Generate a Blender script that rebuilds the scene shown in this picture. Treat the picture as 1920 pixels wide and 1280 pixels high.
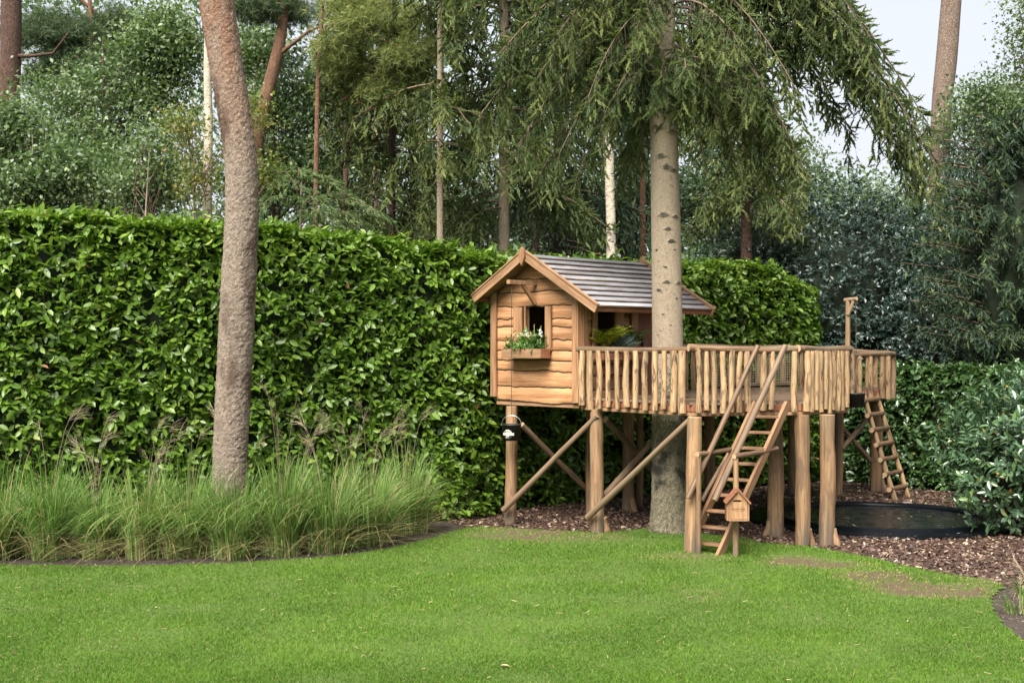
import bpy, bmesh, math, random
import numpy as np
from mathutils import Vector, Matrix, Quaternion, noise

for o in list(bpy.data.objects):
    bpy.data.objects.remove(o)
SC = bpy.context.scene
COL = SC.collection
R = math.radians

# ------------------------------------------------------------------ camera
F, HOR, CH = 2380.0, 650.0, 2.4            # focal length in photo pixels, horizon row, eye height
cam_d = bpy.data.cameras.new('camera')
cam = bpy.data.objects.new('camera', cam_d)
COL.objects.link(cam)
cam.location = (0, 0, CH)
cam.rotation_euler = (R(90), 0, 0)
cam_d.sensor_width = 36.0
cam_d.lens = F / 1920 * 36.0
cam_d.shift_y = 10 / 1920
cam_d.clip_start, cam_d.clip_end = 0.1, 1500
SC.camera = cam

# ------------------------------------------------------------------ sky, sun, exposure
SUN_EL, SUN_AZ = R(52), R(205)             # azimuth clockwise from +Y: the light comes from behind the viewer
world = bpy.data.worlds.new('World')
SC.world = world
world.use_nodes = True
wn, wl = world.node_tree.nodes, world.node_tree.links
wn.clear()
sky = wn.new('ShaderNodeTexSky')
sky.sky_type = 'NISHITA'
sky.sun_disc = False
sky.sun_elevation, sky.sun_rotation = SUN_EL, SUN_AZ
sky.air_density, sky.dust_density, sky.ozone_density = 1.0, 4.0, 1.0
veil = wn.new('ShaderNodeMix')             # thin even cloud: pulls the blue sky to a pale grey
veil.data_type = 'RGBA'
veil.inputs[0].default_value = 0.8
veil.inputs[7].default_value = (6.45, 6.65, 7.0, 1)
bg = wn.new('ShaderNodeBackground')
bg.inputs[1].default_value = 0.042
wo = wn.new('ShaderNodeOutputWorld')
wl.new(sky.outputs[0], veil.inputs[6])
wl.new(veil.outputs[2], bg.inputs[0])
wl.new(bg.outputs[0], wo.inputs[0])

sd = bpy.data.lights.new('sun', 'SUN')
sd.energy, sd.angle, sd.color = 3.2, R(40), (1.0, 0.95, 0.86)
sun = bpy.data.objects.new('sun', sd)
COL.objects.link(sun)
sdir = Vector((math.sin(SUN_AZ) * math.cos(SUN_EL), math.cos(SUN_AZ) * math.cos(SUN_EL), math.sin(SUN_EL)))
sun.rotation_euler = sdir.to_track_quat('Z', 'Y').to_euler()
sun.location = (0, -10, 20)

SC.render.engine = 'CYCLES'
SC.cycles.max_bounces = 5
SC.cycles.diffuse_bounces = 3
SC.cycles.adaptive_threshold = 0.025
SC.cycles.caustics_reflective = False
SC.cycles.caustics_refractive = False
SC.cycles.glossy_bounces = 2
SC.cycles.transmission_bounces = 3
SC.view_settings.view_transform = 'Standard'
SC.view_settings.look = 'None'
SC.view_settings.gamma = 1.0
SC.view_settings.exposure = 1.92
SC.view_settings.use_curve_mapping = False

# ------------------------------------------------------------------ helpers
def at(px, py, Z):
    return Vector(((px - 960) / F * Z, Z, CH - (py - HOR) / F * Z))

def ground(px, py, z=0.0):
    Z = F * (CH - z) / (py - HOR)
    return Vector(((px - 960) / F * Z, Z, z))

WM = {}                                     # world matrices of what has been placed

def place(o, M, parent=None):
    WM[o.name] = M.copy()
    if parent is not None:
        o.parent = parent
        M = WM[parent.name].inverted() @ M
    o.matrix_basis = M
    return o

def tag(o, label=None, cat=None, group=None, kind=None):
    if label: o['label'] = label
    if cat: o['category'] = cat
    if group: o['group'] = group
    if kind: o['kind'] = kind
    return o

def empty(name, loc, rz=0.0, label=None, cat=None, group=None):
    o = bpy.data.objects.new(name, None)
    COL.objects.link(o)
    o.empty_display_size = 0.1
    place(o, Matrix.Translation(Vector(loc)) @ Matrix.Rotation(rz, 4, 'Z'))
    return tag(o, label, cat, group)

def obj(name, me, M=None, parent=None, mats=None):
    o = bpy.data.objects.new(name, me)
    COL.objects.link(o)
    if mats is not None and len(me.materials) == 0:
        for m in (mats if isinstance(mats, (list, tuple)) else [mats]):
            me.materials.append(m)
    return place(o, M if M is not None else Matrix.Identity(4), parent)

def T(x, y, z):
    return Matrix.Translation((x, y, z))

def tri_mesh(name, V, tris, v=None, mats=None, midx=None, smooth=False):
    """numpy arrays to a triangle mesh; v is a per-vertex tint called 'v'"""
    me = bpy.data.meshes.new(name)
    V = np.ascontiguousarray(V, dtype=np.float32)
    tris = np.ascontiguousarray(tris, dtype=np.int32)
    me.vertices.add(len(V))
    me.vertices.foreach_set('co', V.ravel())
    n = len(tris)
    me.loops.add(n * 3)
    me.loops.foreach_set('vertex_index', tris.ravel())
    me.polygons.add(n)
    me.polygons.foreach_set('loop_start', np.arange(0, n * 3, 3, dtype=np.int32))
    if midx is not None:
        me.polygons.foreach_set('material_index', np.asarray(midx, dtype=np.int32))
    if smooth:
        me.polygons.foreach_set('use_smooth', np.ones(n, dtype=bool))
    if v is not None:
        a = me.attributes.new('v', 'FLOAT', 'POINT')
        a.data.foreach_set('value', np.asarray(v, dtype=np.float32))
    me.update(calc_edges=True)
    if mats is not None:
        for m in (mats if isinstance(mats, (list, tuple)) else [mats]):
            me.materials.append(m)
    return me

class MB:
    """collects faces with material indices"""
    def __init__(s):
        s.v, s.f, s.m, s.s = [], [], [], []
    def face(s, idx, m=0, smooth=False):
        s.f.append(tuple(idx)); s.m.append(m); s.s.append(smooth)
    def box(s, x0, x1, y0, y1, z0, z1, m=0, M=None):
        b = len(s.v)
        pts = [Vector((x, y, z)) for z in (z0, z1) for y in (y0, y1) for x in (x0, x1)]
        s.v += [M @ p for p in pts] if M is not None else pts
        for q in ((0, 2, 3, 1), (4, 5, 7, 6), (0, 1, 5, 4), (2, 6, 7, 3), (0, 4, 6, 2), (1, 3, 7, 5)):
            s.face([b + i for i in q], m)
    def prism(s, poly, y0, y1, m=0):
        """polygon in x,z pushed along y"""
        b, n = len(s.v), len(poly)
        s.v += [Vector((x, y0, z)) for x, z in poly] + [Vector((x, y1, z)) for x, z in poly]
        s.face([b + i for i in range(n)], m)
        s.face([b + n + i for i in reversed(range(n))], m)
        for i in range(n):
            j = (i + 1) % n
            s.face((b + j, b + i, b + n + i, b + n + j), m)
    def tube(s, pts, rad, sides=8, m=0, cap=None, wob=0.0, seed=0, smooth=True):
        rng = random.Random(seed)
        pts = [Vector(p) for p in pts]
        n = len(pts)
        if not isinstance(rad, (list, tuple)): rad = [rad] * n
        b = len(s.v)
        up = Vector((0.13, 0.21, 0.97))
        for i, p in enumerate(pts):
            d = (pts[min(i + 1, n - 1)] - pts[max(i - 1, 0)]).normalized()
            x = d.cross(up if abs(d.dot(up)) < 0.93 else Vector((1, 0.1, 0))).normalized()
            y = d.cross(x)
            for k in range(sides):
                a = 2 * math.pi * k / sides
                rr = rad[i] * (1 + wob * (noise.noise(Vector((math.cos(a) * 1.3 + seed * 7.1, math.sin(a) * 1.3, i * 0.7 + seed))) * 1.6))
                s.v.append(p + (x * math.cos(a) + y * math.sin(a)) * rr)
        for i in range(n - 1):
            for k in range(sides):
                k2 = (k + 1) % sides
                s.face((b + i * sides + k, b + i * sides + k2, b + (i + 1) * sides + k2, b + (i + 1) * sides + k), m, smooth)
        if cap is not None:
            s.face([b + k for k in reversed(range(sides))], cap)
            s.face([b + (n - 1) * sides + k for k in range(sides)], cap)
    def lathe(s, prof, sides=24, m=0, smooth=True):
        b, n = len(s.v), len(prof)
        for r, z in prof:
            for k in range(sides):
                a = 2 * math.pi * k / sides
                s.v.append(Vector((r * math.cos(a), r * math.sin(a), z)))
        for i in range(n - 1):
            for k in range(sides):
                k2 = (k + 1) % sides
                s.face((b + i * sides + k, b + i * sides + k2, b + (i + 1) * sides + k2, b + (i + 1) * sides + k), m, smooth)
    def mesh(s, name, mats):
        me = bpy.data.meshes.new(name)
        me.from_pydata([tuple(p) for p in s.v], [], s.f)
        me.polygons.foreach_set('material_index', s.m)
        me.polygons.foreach_set('use_smooth', s.s)
        for m in (mats if isinstance(mats, (list, tuple)) else [mats]):
            me.materials.append(m)
        me.update()
        return me
    def build(s, name, mats, M=None, parent=None):
        return obj(name, s.mesh(name, mats), M, parent)

def unit(a):
    return a / np.maximum(np.linalg.norm(a, axis=-1, keepdims=True), 1e-9)

def frames(d, n):
    """rotation matrices whose x axis is d and whose z axis leans to n"""
    x = unit(d)
    z = unit(n - (n * x).sum(-1, keepdims=True) * x)
    y = np.cross(z, x)
    return np.stack([x, y, z], axis=-1)

def scatter(tv, tf, pos, rot, scale, v):
    """copies of a template: returns vertices, triangles, tints"""
    tv = np.asarray(tv, float); tf = np.asarray(tf)
    N, k = len(pos), len(tv)
    sc = np.asarray(scale, float)
    if sc.ndim == 1: sc = sc[:, None]
    loc = tv[None] * sc[:, None, :]
    V = np.einsum('nij,nkj->nki', rot, loc) + pos[:, None, :]
    tri = tf[None] + (np.arange(N) * k)[:, None, None]
    return V.reshape(-1, 3), tri.reshape(-1, 3), np.repeat(v, k)

def join(parts):
    V, Tn, A, n = [], [], [], 0
    for v, t, a in parts:
        V.append(v); Tn.append(t + n); A.append(a); n += len(v)
    return np.concatenate(V), np.concatenate(Tn), np.concatenate(A)

def tubes_np(lines, sides=5):
    """many tapered tubes: list of (points (n,3), radii (n,)) -> arrays"""
    V, Tr, n0 = [], [], 0
    for pts, rad in lines:
        pts = np.asarray(pts, float); rad = np.asarray(rad, float)
        n = len(pts)
        d = np.gradient(pts, axis=0)
        d = unit(d)
        ref = np.where(np.abs(d[:, 2:3]) > 0.9, np.array([[1.0, 0.1, 0]]), np.array([[0, 0, 1.0]]))
        x = unit(np.cross(d, ref)); y = np.cross(d, x)
        a = np.arange(sides) * 2 * np.pi / sides
        ring = pts[:, None] + (x[:, None] * np.cos(a)[None, :, None] + y[:, None] * np.sin(a)[None, :, None]) * rad[:, None, None]
        V.append(ring.reshape(-1, 3))
        i, k = np.meshgrid(np.arange(n - 1), np.arange(sides), indexing='ij')
        k2 = (k + 1) % sides
        p, q, r_, s_ = n0 + i * sides + k, n0 + i * sides + k2, n0 + (i + 1) * sides + k2, n0 + (i + 1) * sides + k
        Tr.append(np.stack([np.stack([p, q, r_], -1), np.stack([p, r_, s_], -1)], 2).reshape(-1, 3))
        n0 += n * sides
    return np.concatenate(V), np.concatenate(Tr)

def in_poly(x, y, poly):
    inside = np.zeros(len(x), bool)
    n = len(poly)
    for i in range(n):
        x0, y0 = poly[i][0], poly[i][1]
        x1, y1 = poly[(i + 1) % n][0], poly[(i + 1) % n][1]
        c = ((y0 > y) != (y1 > y)) & (x < (x1 - x0) * (y - y0) / (y1 - y0 + 1e-12) + x0)
        inside ^= c
    return inside

def vnoise(x, y, s, seed=0):
    """cheap smooth value noise, 0..1"""
    x = x / s + seed * 17.3; y = y / s + seed * 5.1
    xi, yi = np.floor(x).astype(int), np.floor(y).astype(int)
    fx, fy = x - xi, y - yi
    fx, fy = fx * fx * (3 - 2 * fx), fy * fy * (3 - 2 * fy)
    def h(a, b):
        q = (a * 374761393 + b * 668265263 + seed * 974711) & 0x7fffffff
        q = ((q ^ (q >> 13)) * 1274126177) & 0x7fffffff
        return ((q ^ (q >> 16)) & 0xffff) / 65535.0
    return (h(xi, yi) * (1 - fx) + h(xi + 1, yi) * fx) * (1 - fy) + (h(xi, yi + 1) * (1 - fx) + h(xi + 1, yi + 1) * fx) * fy

# ------------------------------------------------------------------ materials
class NT:
    def __init__(s, name):
        s.m = bpy.data.materials.new(name)
        s.m.use_nodes = True
        s.n, s.l = s.m.node_tree.nodes, s.m.node_tree.links
        s.n.clear()
        s.out = s.n.new('ShaderNodeOutputMaterial')
        s.b = s.n.new('ShaderNodeBsdfPrincipled')
        s.l.new(s.b.outputs[0], s.out.inputs[0])
    def new(s, t, **kw):
        nd = s.n.new(t)
        for k, v in kw.items():
            if k.startswith('i_'): nd.inputs[k[2:]].default_value = v
            else: setattr(nd, k, v)
        return nd
    def coords(s, scale, rnd=True, kind='Object'):
        tc = s.new('ShaderNodeTexCoord')
        mp = s.new('ShaderNodeMapping')
        mp.inputs['Scale'].default_value = scale
        src = tc.outputs[kind]
        if rnd:
            oi = s.new('ShaderNodeObjectInfo')
            mu = s.new('ShaderNodeVectorMath', operation='SCALE')
            cx = s.new('ShaderNodeCombineXYZ')
            for i in range(3): s.l.new(oi.outputs['Random'], cx.inputs[i])
            s.l.new(cx.outputs[0], mu.inputs[0]); mu.inputs['Scale'].default_value = 37.0
            ad = s.new('ShaderNodeVectorMath', operation='ADD')
            s.l.new(src, ad.inputs[0]); s.l.new(mu.outputs[0], ad.inputs[1])
            src = ad.outputs[0]
        s.l.new(src, mp.inputs['Vector'])
        return mp.outputs[0]
    def noise(s, vec, scale=1.0, detail=4.0, rough=0.55, dist=0.0):
        nz = s.new('ShaderNodeTexNoise')
        s.l.new(vec, nz.inputs['Vector'])
        nz.inputs['Scale'].default_value = scale
        nz.inputs['Detail'].default_value = detail
        nz.inputs['Roughness'].default_value = rough
        nz.inputs['Distortion'].default_value = dist
        return nz.outputs['Fac']
    def ramp(s, fac, stops):
        r = s.new('ShaderNodeValToRGB')
        e = r.color_ramp.elements
        while len(e) < len(stops): e.new(0.5)
        for el, (p, c) in zip(e, stops):
            el.position = p
            el.color = (*c, 1) if len(c) == 3 else c
        s.l.new(fac, r.inputs[0])
        return r.outputs[0]
    def mix(s, fac, a, b, mode='MIX'):
        mx = s.new('ShaderNodeMix', data_type='RGBA', blend_type=mode)
        for sock, v in ((mx.inputs[0], fac), (mx.inputs[6], a), (mx.inputs[7], b)):
            if hasattr(v, 'is_linked'): s.l.new(v, sock)
            elif isinstance(v, (int, float)): sock.default_value = v
            else: sock.default_value = (*v, 1)
        return mx.outputs[2]
    def vary(s, col, lo=0.8, hi=1.2, hue=0.0):
        oi = s.new('ShaderNodeObjectInfo')
        mr = s.new('ShaderNodeMapRange')
        mr.inputs[3].default_value, mr.inputs[4].default_value = lo, hi
        s.l.new(oi.outputs['Random'], mr.inputs[0])
        hs = s.new('ShaderNodeHueSaturation')
        s.l.new(mr.outputs[0], hs.inputs['Value'])
        s.l.new(col, hs.inputs['Color'])
        return hs.outputs[0]
    def bump(s, h, strength=0.4, dist=0.01):
        b = s.new('ShaderNodeBump')
        b.inputs['Strength'].default_value = strength
        b.inputs['Distance'].default_value = dist
        s.l.new(h, b.inputs['Height'])
        s.l.new(b.outputs[0], s.b.inputs['Normal'])
    def done(s, col=None, rough=0.7, spec=0.5):
        if col is not None:
            if hasattr(col, 'is_linked'): s.l.new(col, s.b.inputs['Base Color'])
            else: s.b.inputs['Base Color'].default_value = (*col, 1)
        if hasattr(rough, 'is_linked'): s.l.new(rough, s.b.inputs['Roughness'])
        else: s.b.inputs['Roughness'].default_value = rough
        s.b.inputs['Specular IOR Level'].default_value = spec
        return s.m

def wood(name, light, mid, dark, axis=0, rough=0.6, bark=0.0, barkcol=(0.06, 0.04, 0.03), lo=0.82, hi=1.15, spec=0.35, fine=60, log=False, foot=False):
    s = NT(name)
    sc = [fine, fine, fine]; sc[axis] = 2.2
    if log: sc = [4.5, 4.5, 2.6]
    g = s.noise(s.coords(tuple(sc)), 1.0, 5, 0.6, 0.6)
    col = s.ramp(g, [(0.3, dark), (0.5, mid), (0.7, light)])
    sc2 = [9, 9, 9]; sc2[axis] = 1.3
    if log: sc2 = [1.3, 1.3, 2.2]
    p = s.noise(s.coords(tuple(sc2)), 1.0, 3, 0.5, 1.2)
    tone = s.ramp(p, [(0.35, (0.62, 0.55, 0.5)), (0.6, (1, 1, 1))])
    col = s.mix(0.75, col, tone, 'MULTIPLY')
    kn = s.new('ShaderNodeTexVoronoi', feature='F1')
    sk = [9.0, 9.0, 9.0]; sk[axis] = 3.2
    if log: sk = [1.1, 1.1, 5.0]
    s.l.new(s.coords(tuple(sk)), kn.inputs['Vector'])
    kf = s.ramp(kn.outputs['Distance'], [(0.05, (1, 1, 1)), (0.14, (0, 0, 0))])
    col = s.mix(kf, col, tuple(c * 0.35 for c in dark))
    if bark > 0:
        sb = [22, 22, 22]; sb[axis] = 6
        if log: sb = [1.0, 1.0, 3.2]
        bn = s.noise(s.coords(tuple(sb)), 1.0, 5, 0.65, 0.5)
        bf = s.ramp(bn, [(1 - bark - 0.03, (0, 0, 0)), (1 - bark + 0.04, (1, 1, 1))])
        col = s.mix(bf, col, barkcol)
    if log:                                  # greying and a little algae
        gn = s.noise(s.coords((.8, .8, 1.7)), 1.0, 4, .6, .4)
        gf = s.ramp(gn, [(.50, (0, 0, 0)), (.68, (.55, .55, .55))])
        col = s.mix(gf, col, (0.17, 0.15, 0.10))
    if foot:                                 # grey damp stain soaked up from the soil
        tc = s.new('ShaderNodeTexCoord'); sp = s.new('ShaderNodeSeparateXYZ')
        s.l.new(tc.outputs['Object'], sp.inputs[0])
        mm = s.new('ShaderNodeMath', operation='ADD')
        s.l.new(sp.outputs[2], mm.inputs[0]); s.l.new(p, mm.inputs[1])
        ff = s.ramp(mm.outputs[0], [(0.50, (1, 1, 1)), (0.76, (0, 0, 0))])
        col = s.mix(s.mix(.8, (0, 0, 0), ff), col, (0.115, 0.098, 0.078))
    col = s.vary(col, lo, hi)
    s.bump(g, 0.35, 0.004)
    return s.done(col, rough, spec)

def plain(name, col, rough=0.6, metal=0.0, spec=0.5, nscale=0, namp=0.25):
    s = NT(name)
    s.b.inputs['Metallic'].default_value = metal
    if nscale:
        n = s.noise(s.coords((nscale,) * 3), 1.0, 5, 0.6)
        c = s.ramp(n, [(0.3, tuple(x * (1 - namp) for x in col)), (0.7, tuple(min(1, x * (1 + namp)) for x in col))])
        s.bump(n, 0.3, 0.004)
        return s.done(c, rough, spec)
    return s.done(col, rough, spec)

def leafy(name, stops, rough=0.45, trans=0.3, spec=0.5, tcol=None, rnd=False):
    """foliage: tint from the leaf's own value v, some light through the blade"""
    s = NT(name)
    if rnd:
        oi = s.new('ShaderNodeObjectInfo'); f = oi.outputs['Random']
    else:
        a = s.new('ShaderNodeAttribute', attribute_name='v'); f = a.outputs['Fac']
    col = s.ramp(f, stops)
    s.done(col, rough, spec)
    tr = s.new('ShaderNodeBsdfTranslucent')
    tc = s.mix(1.0, col, tcol or (1.25, 1.35, 0.7), 'MULTIPLY')
    s.l.new(tc, tr.inputs[0])
    mx = s.new('ShaderNodeMixShader')
    mx.inputs[0].default_value = trans
    s.l.new(s.b.outputs[0], mx.inputs[1]); s.l.new(tr.outputs[0], mx.inputs[2])
    s.l.new(mx.outputs[0], s.out.inputs[0])
    return s.m

M_BOARD = wood('larch_board', (0.50, 0.285, 0.145), (0.42, 0.215, 0.102), (0.27, 0.125, 0.056), 0, 0.6, fine=45, lo=.72, hi=1.12)
M_TRIM = wood('larch_trim', (0.42, 0.245, 0.135), (0.34, 0.185, 0.10), (0.22, 0.11, 0.058), 2, 0.6)
M_TRIMX = wood('larch_trim_long', (0.44, 0.275, 0.16), (0.35, 0.205, 0.115), (0.22, 0.12, 0.07), 0, 0.6)
M_RED = wood('red_cedar', (0.20, 0.085, 0.05), (0.15, 0.06, 0.035), (0.085, 0.033, 0.02), 2, 0.6)
M_REDX = wood('red_joist', (0.34, 0.15, 0.085), (0.26, 0.11, 0.062), (0.16, 0.065, 0.035), 0, 0.55)
M_BARKEDGE = plain('bark_edge', (0.05, 0.034, 0.025), 0.9, nscale=60, namp=0.6)
M_POST = wood('peeled_post', (0.39, 0.25, 0.14), (0.31, 0.188, 0.10), (0.185, 0.104, 0.054), 2, 0.7, bark=0.42, barkcol=(0.19, 0.115, 0.07), lo=0.72, hi=1.05, log=True, foot=True)
M_SLAT = wood('peeled_slat', (0.52, 0.36, 0.205), (0.43, 0.285, 0.155), (0.26, 0.155, 0.08), 2, 0.65, bark=0.43, barkcol=(0.12, 0.07, 0.04), lo=0.72, hi=1.12, log=True)
M_RAIL = wood('weathered_rail', (0.235, 0.15, 0.09), (0.17, 0.105, 0.062), (0.10, 0.06, 0.038), 2, 0.45, bark=0.42, barkcol=(0.065, 0.045, 0.034), spec=0.3, log=True)
M_POLE = wood('grey_pole', (0.31, 0.22, 0.145), (0.235, 0.155, 0.098), (0.14, 0.088, 0.055), 2, 0.65, bark=0.40, barkcol=(0.1, 0.072, 0.052), log=True)
M_END = plain('cut_end', (0.42, 0.28, 0.16), 0.8, nscale=70, namp=0.3)
M_LADDER = wood('ladder_wood', (0.33, 0.195, 0.11), (0.25, 0.14, 0.078), (0.15, 0.08, 0.045), 2, 0.65)
M_DECK = wood('wet_deck', (0.26, 0.18, 0.13), (0.19, 0.13, 0.095), (0.12, 0.08, 0.06), 0, 0.22, spec=0.8)
M_ROOF = wood('roof_board', (0.52, 0.54, 0.60), (0.42, 0.43, 0.48), (0.24, 0.225, 0.235), 1, 0.28, lo=0.62, hi=1.15, spec=1.0, fine=24)  # silvered wood; the sky's reflection is painted in as a pale bluish base
M_ROOFEDGE = wood('roof_bark', (0.27, 0.185, 0.12), (0.16, 0.105, 0.068), (0.06, 0.04, 0.028), 1, 0.8, fine=30)
M_DARKWOOD = wood('inside_wood', (0.24, 0.13, 0.075), (0.18, 0.095, 0.055), (0.11, 0.055, 0.03), 2, 0.7)
# ------------------------------------------------------------------ ground, lawn, mulch
rngN = np.random.default_rng(11)

def ground_mat():
    s = NT('garden_soil')
    n = s.noise(s.coords((6, 6, 6), False), 1.0, 8, 0.7)
    c = s.ramp(n, [(0.3, (0.028, 0.021, 0.017)), (0.7, (0.085, 0.066, 0.054))])
    s.bump(s.noise(s.coords((45, 45, 45), False), 1.0, 6, 0.7), 0.8, 0.03)
    return s.done(c, 0.85, 0.3)
M_SOIL = ground_mat()
g = MB()
g.v = [Vector((-300, -100, 0)), Vector((300, -100, 0)), Vector((300, 500, 0)), Vector((-300, 500, 0))]
g.face((0, 1, 2, 3))
tag(g.build('ground', M_SOIL), 'dark bare soil and leaf litter under the hedge and trees', kind='structure')

edge_px = [(-400, 1062), (0, 1061), (200, 1064), (350, 1062), (500, 1055), (640, 1045), (740, 1029), (800, 1013), (850, 999), (880, 990),
           (930, 991), (1040, 996), (1130, 1000), (1190, 996), (1225, 990), (1280, 992), (1315, 1004), (1360, 1007), (1395, 1010), (1430, 1020), (1490, 1024),
           (1530, 1029), (1590, 1040), (1640, 1050), (1690, 1062), (1766, 1078), (1830, 1086), (1870, 1092), (1884, 1100), (1870, 1112),
           (1856, 1126), (1862, 1150), (1884, 1178), (1916, 1203), (1990, 1250)]
def smooth_line(pts, it=2):
    for _ in range(it):
        q = [pts[0]]
        for a, b in zip(pts[:-1], pts[1:]):
            q += [a * 0.75 + b * 0.25, a * 0.25 + b * 0.75]
        pts = q + [pts[-1]]
    return pts
LAWN_EDGE = smooth_line([ground(x, y).xy for x, y in edge_px])
LAWN_POLY = [(p.x, p.y) for p in LAWN_EDGE] + [(9, 8), (9, -6), (-14, -6), (-14, LAWN_EDGE[0].y)]

# bare trodden patches: centre px, half sizes in metres
BARE = [(1490, 1056, 0.34, 0.16, .8), (1560, 1062, 0.38, 0.12, .75), (1650, 1084, 0.42, 0.16, .9), (1720, 1106, 0.45, 0.19, 1.05), (1790, 1112, 0.34, 0.17, .9),
        (1000, 1004, 0.55, 0.30, .8), (1090, 1008, 0.5, 0.22, .6), (930, 1003, 0.4, 0.22, .55), (1290, 1048, 0.45, 0.16, .45), (1450, 1018, .4, .12, .5),
        (1310, 1115, 0.25, 0.22, .3), (1840, 1095, .25, .15, .55)]
def bare_amount(x, y):
    b = np.zeros_like(x)
    for px, py, a, c, k in BARE:
        g_ = ground(px, py)
        d = np.hypot((x - g_.x) / (a * 1.15), (y - g_.y) / (c * 2.2))
        b = np.maximum(b, k * np.clip(1.5 - d, 0, 1.0))
    nz = vnoise(x, y, 0.22, 3) * 0.45 + vnoise(x, y, 0.05, 5) * 0.55
    return np.clip((b * 1.45 * (0.05 + 1.3 * nz) - .10) * 1.15, 0, 1)

def lawn_mat():
    s = NT('lawn_turf')
    a = s.new('ShaderNodeAttribute', attribute_name='v')
    n = s.noise(s.coords((30, 30, 30), False), 1.0, 6, 0.7)
    turf = s.ramp(n, [(0.3, (0.05, 0.085, 0.02)), (0.7, (0.11, 0.15, 0.04))])
    dirt = s.ramp(n, [(0.3, (0.062, 0.044, 0.027)), (0.7, (0.12, 0.086, 0.054))])
    s.bump(n, 0.6, 0.02)
    return s.done(s.mix(a.outputs['Fac'], turf, dirt), 0.9, 0.2)
cs = 0.06
xs = np.arange(-8.5, 7.5, cs); ys = np.arange(7.5, 17.6, cs)
gx, gy = np.meshgrid(xs, ys, indexing='ij')
ok = in_poly((gx + cs / 2).ravel(), (gy + cs / 2).ravel(), LAWN_POLY).reshape(gx.shape)
ii, jj = np.nonzero(ok[:-1, :-1])
nidx = (np.arange(gx.size)).reshape(gx.shape)
q = np.stack([nidx[ii, jj], nidx[ii + 1, jj], nidx[ii + 1, jj + 1], nidx[ii, jj + 1]], -1)
used, inv = np.unique(q.ravel(), return_inverse=True)
q = inv.reshape(-1, 4)
VX, VY = gx.ravel()[used], gy.ravel()[used]
V = np.stack([VX, VY, 0.012 + 0.012 * vnoise(VX, VY, 0.5, 9)], -1)
tri = np.concatenate([q[:, [0, 1, 2]], q[:, [0, 2, 3]]])
lawn = obj('lawn', tri_mesh('lawn', V, tri, bare_amount(VX, VY), lawn_mat()))
tag(lawn, 'mown green lawn with worn bare patches near the wooden ladder', kind='structure')
gb = MB()
gb.v = [Vector((-60, -60, 0.006)), Vector((60, -60, 0.006)), Vector((60, 7.6, 0.006)), Vector((-60, 7.6, 0.006))]
gb.face((0, 1, 2, 3))
M_LAWNFAR = plain('turf_behind', (0.07, 0.13, 0.025), 0.9, nscale=8)
tag(gb.build('lawn_foreground', M_LAWNFAR), 'the same lawn going on towards the viewer', kind='structure')

# blades
NB = 560000
Zr = rngN.random(NB)
yy = 8.6 + (17.5 - 8.6) * Zr ** 1.25
xx = (rngN.random(NB) - 0.5) * 2 * (yy * 0.415 + 0.15)
keep = in_poly(xx, yy, LAWN_POLY)
br = bare_amount(xx, yy)
keep &= rngN.random(NB) > br * 0.93
xx, yy, br = xx[keep], yy[keep], br[keep]
n = len(xx)
patch = vnoise(xx, yy, 0.55, 1) * 0.5 + vnoise(xx, yy, 0.17, 2) * 0.3 + vnoise(xx, yy, 1.9, 4) * 0.35
h = (0.014 + 0.015 * rngN.random(n)) * (0.75 + 0.5 * patch) * (1 - 0.3 * br)
w = (0.0021 + 0.0018 * rngN.random(n)) * (0.7 + yy / 18)
az = rngN.random(n) * 2 * np.pi
lean = 0.35 + 0.65 * rngN.random(n)
la = rngN.random(n) * 2 * np.pi
base = np.stack([xx, yy, np.full(n, 0.016)], -1)
side = np.stack([np.cos(az), np.sin(az), np.zeros(n)], -1) * w[:, None]
tip = base + np.stack([np.cos(la) * lean * h, np.sin(la) * lean * h, h], -1)
V = np.stack([base - side, base + side, tip], 1).reshape(-1, 3)
tri = np.arange(n * 3).reshape(-1, 3)
lush = np.zeros(n)
for px, py, a, c in ((925, 1088, .5, .22), (1010, 1178, .55, .2), (930, 1175, .5, .2), (600, 1210, .8, .4), (870, 1212, .6, .25), (250, 1190, .8, .35), (1500, 1215, .7, .3)):
    g_ = ground(px, py)
    lush = np.maximum(lush, np.clip(1.25 - np.hypot((xx - g_.x) / a, (yy - g_.y) / (c * 1.6)), 0, 1))
v = np.clip(0.06 + 0.55 * patch + 0.18 * lush + 0.20 * (rngN.random(n) - 0.5), 0.02, 0.86)
dry = rngN.random(n) < (0.02 + 0.5 * br)
v[dry] = 0.9 + 0.1 * rngN.random(dry.sum())
M_GRASS = leafy('grass_blade', [(0.0, (0.050, 0.108, 0.012)), (0.35, (0.086, 0.172, 0.018)), (0.7, (0.132, 0.236, 0.027)), (0.86, (0.22, 0.32, 0.042)), (0.93, (0.30, 0.26, 0.10))], 0.6, 0.3, 0.22)
tag(obj('grass', tri_mesh('grass', V, tri, np.repeat(v, 3), M_GRASS)), 'short mown grass blades covering the lawn', 'grass', kind='stuff')

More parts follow.
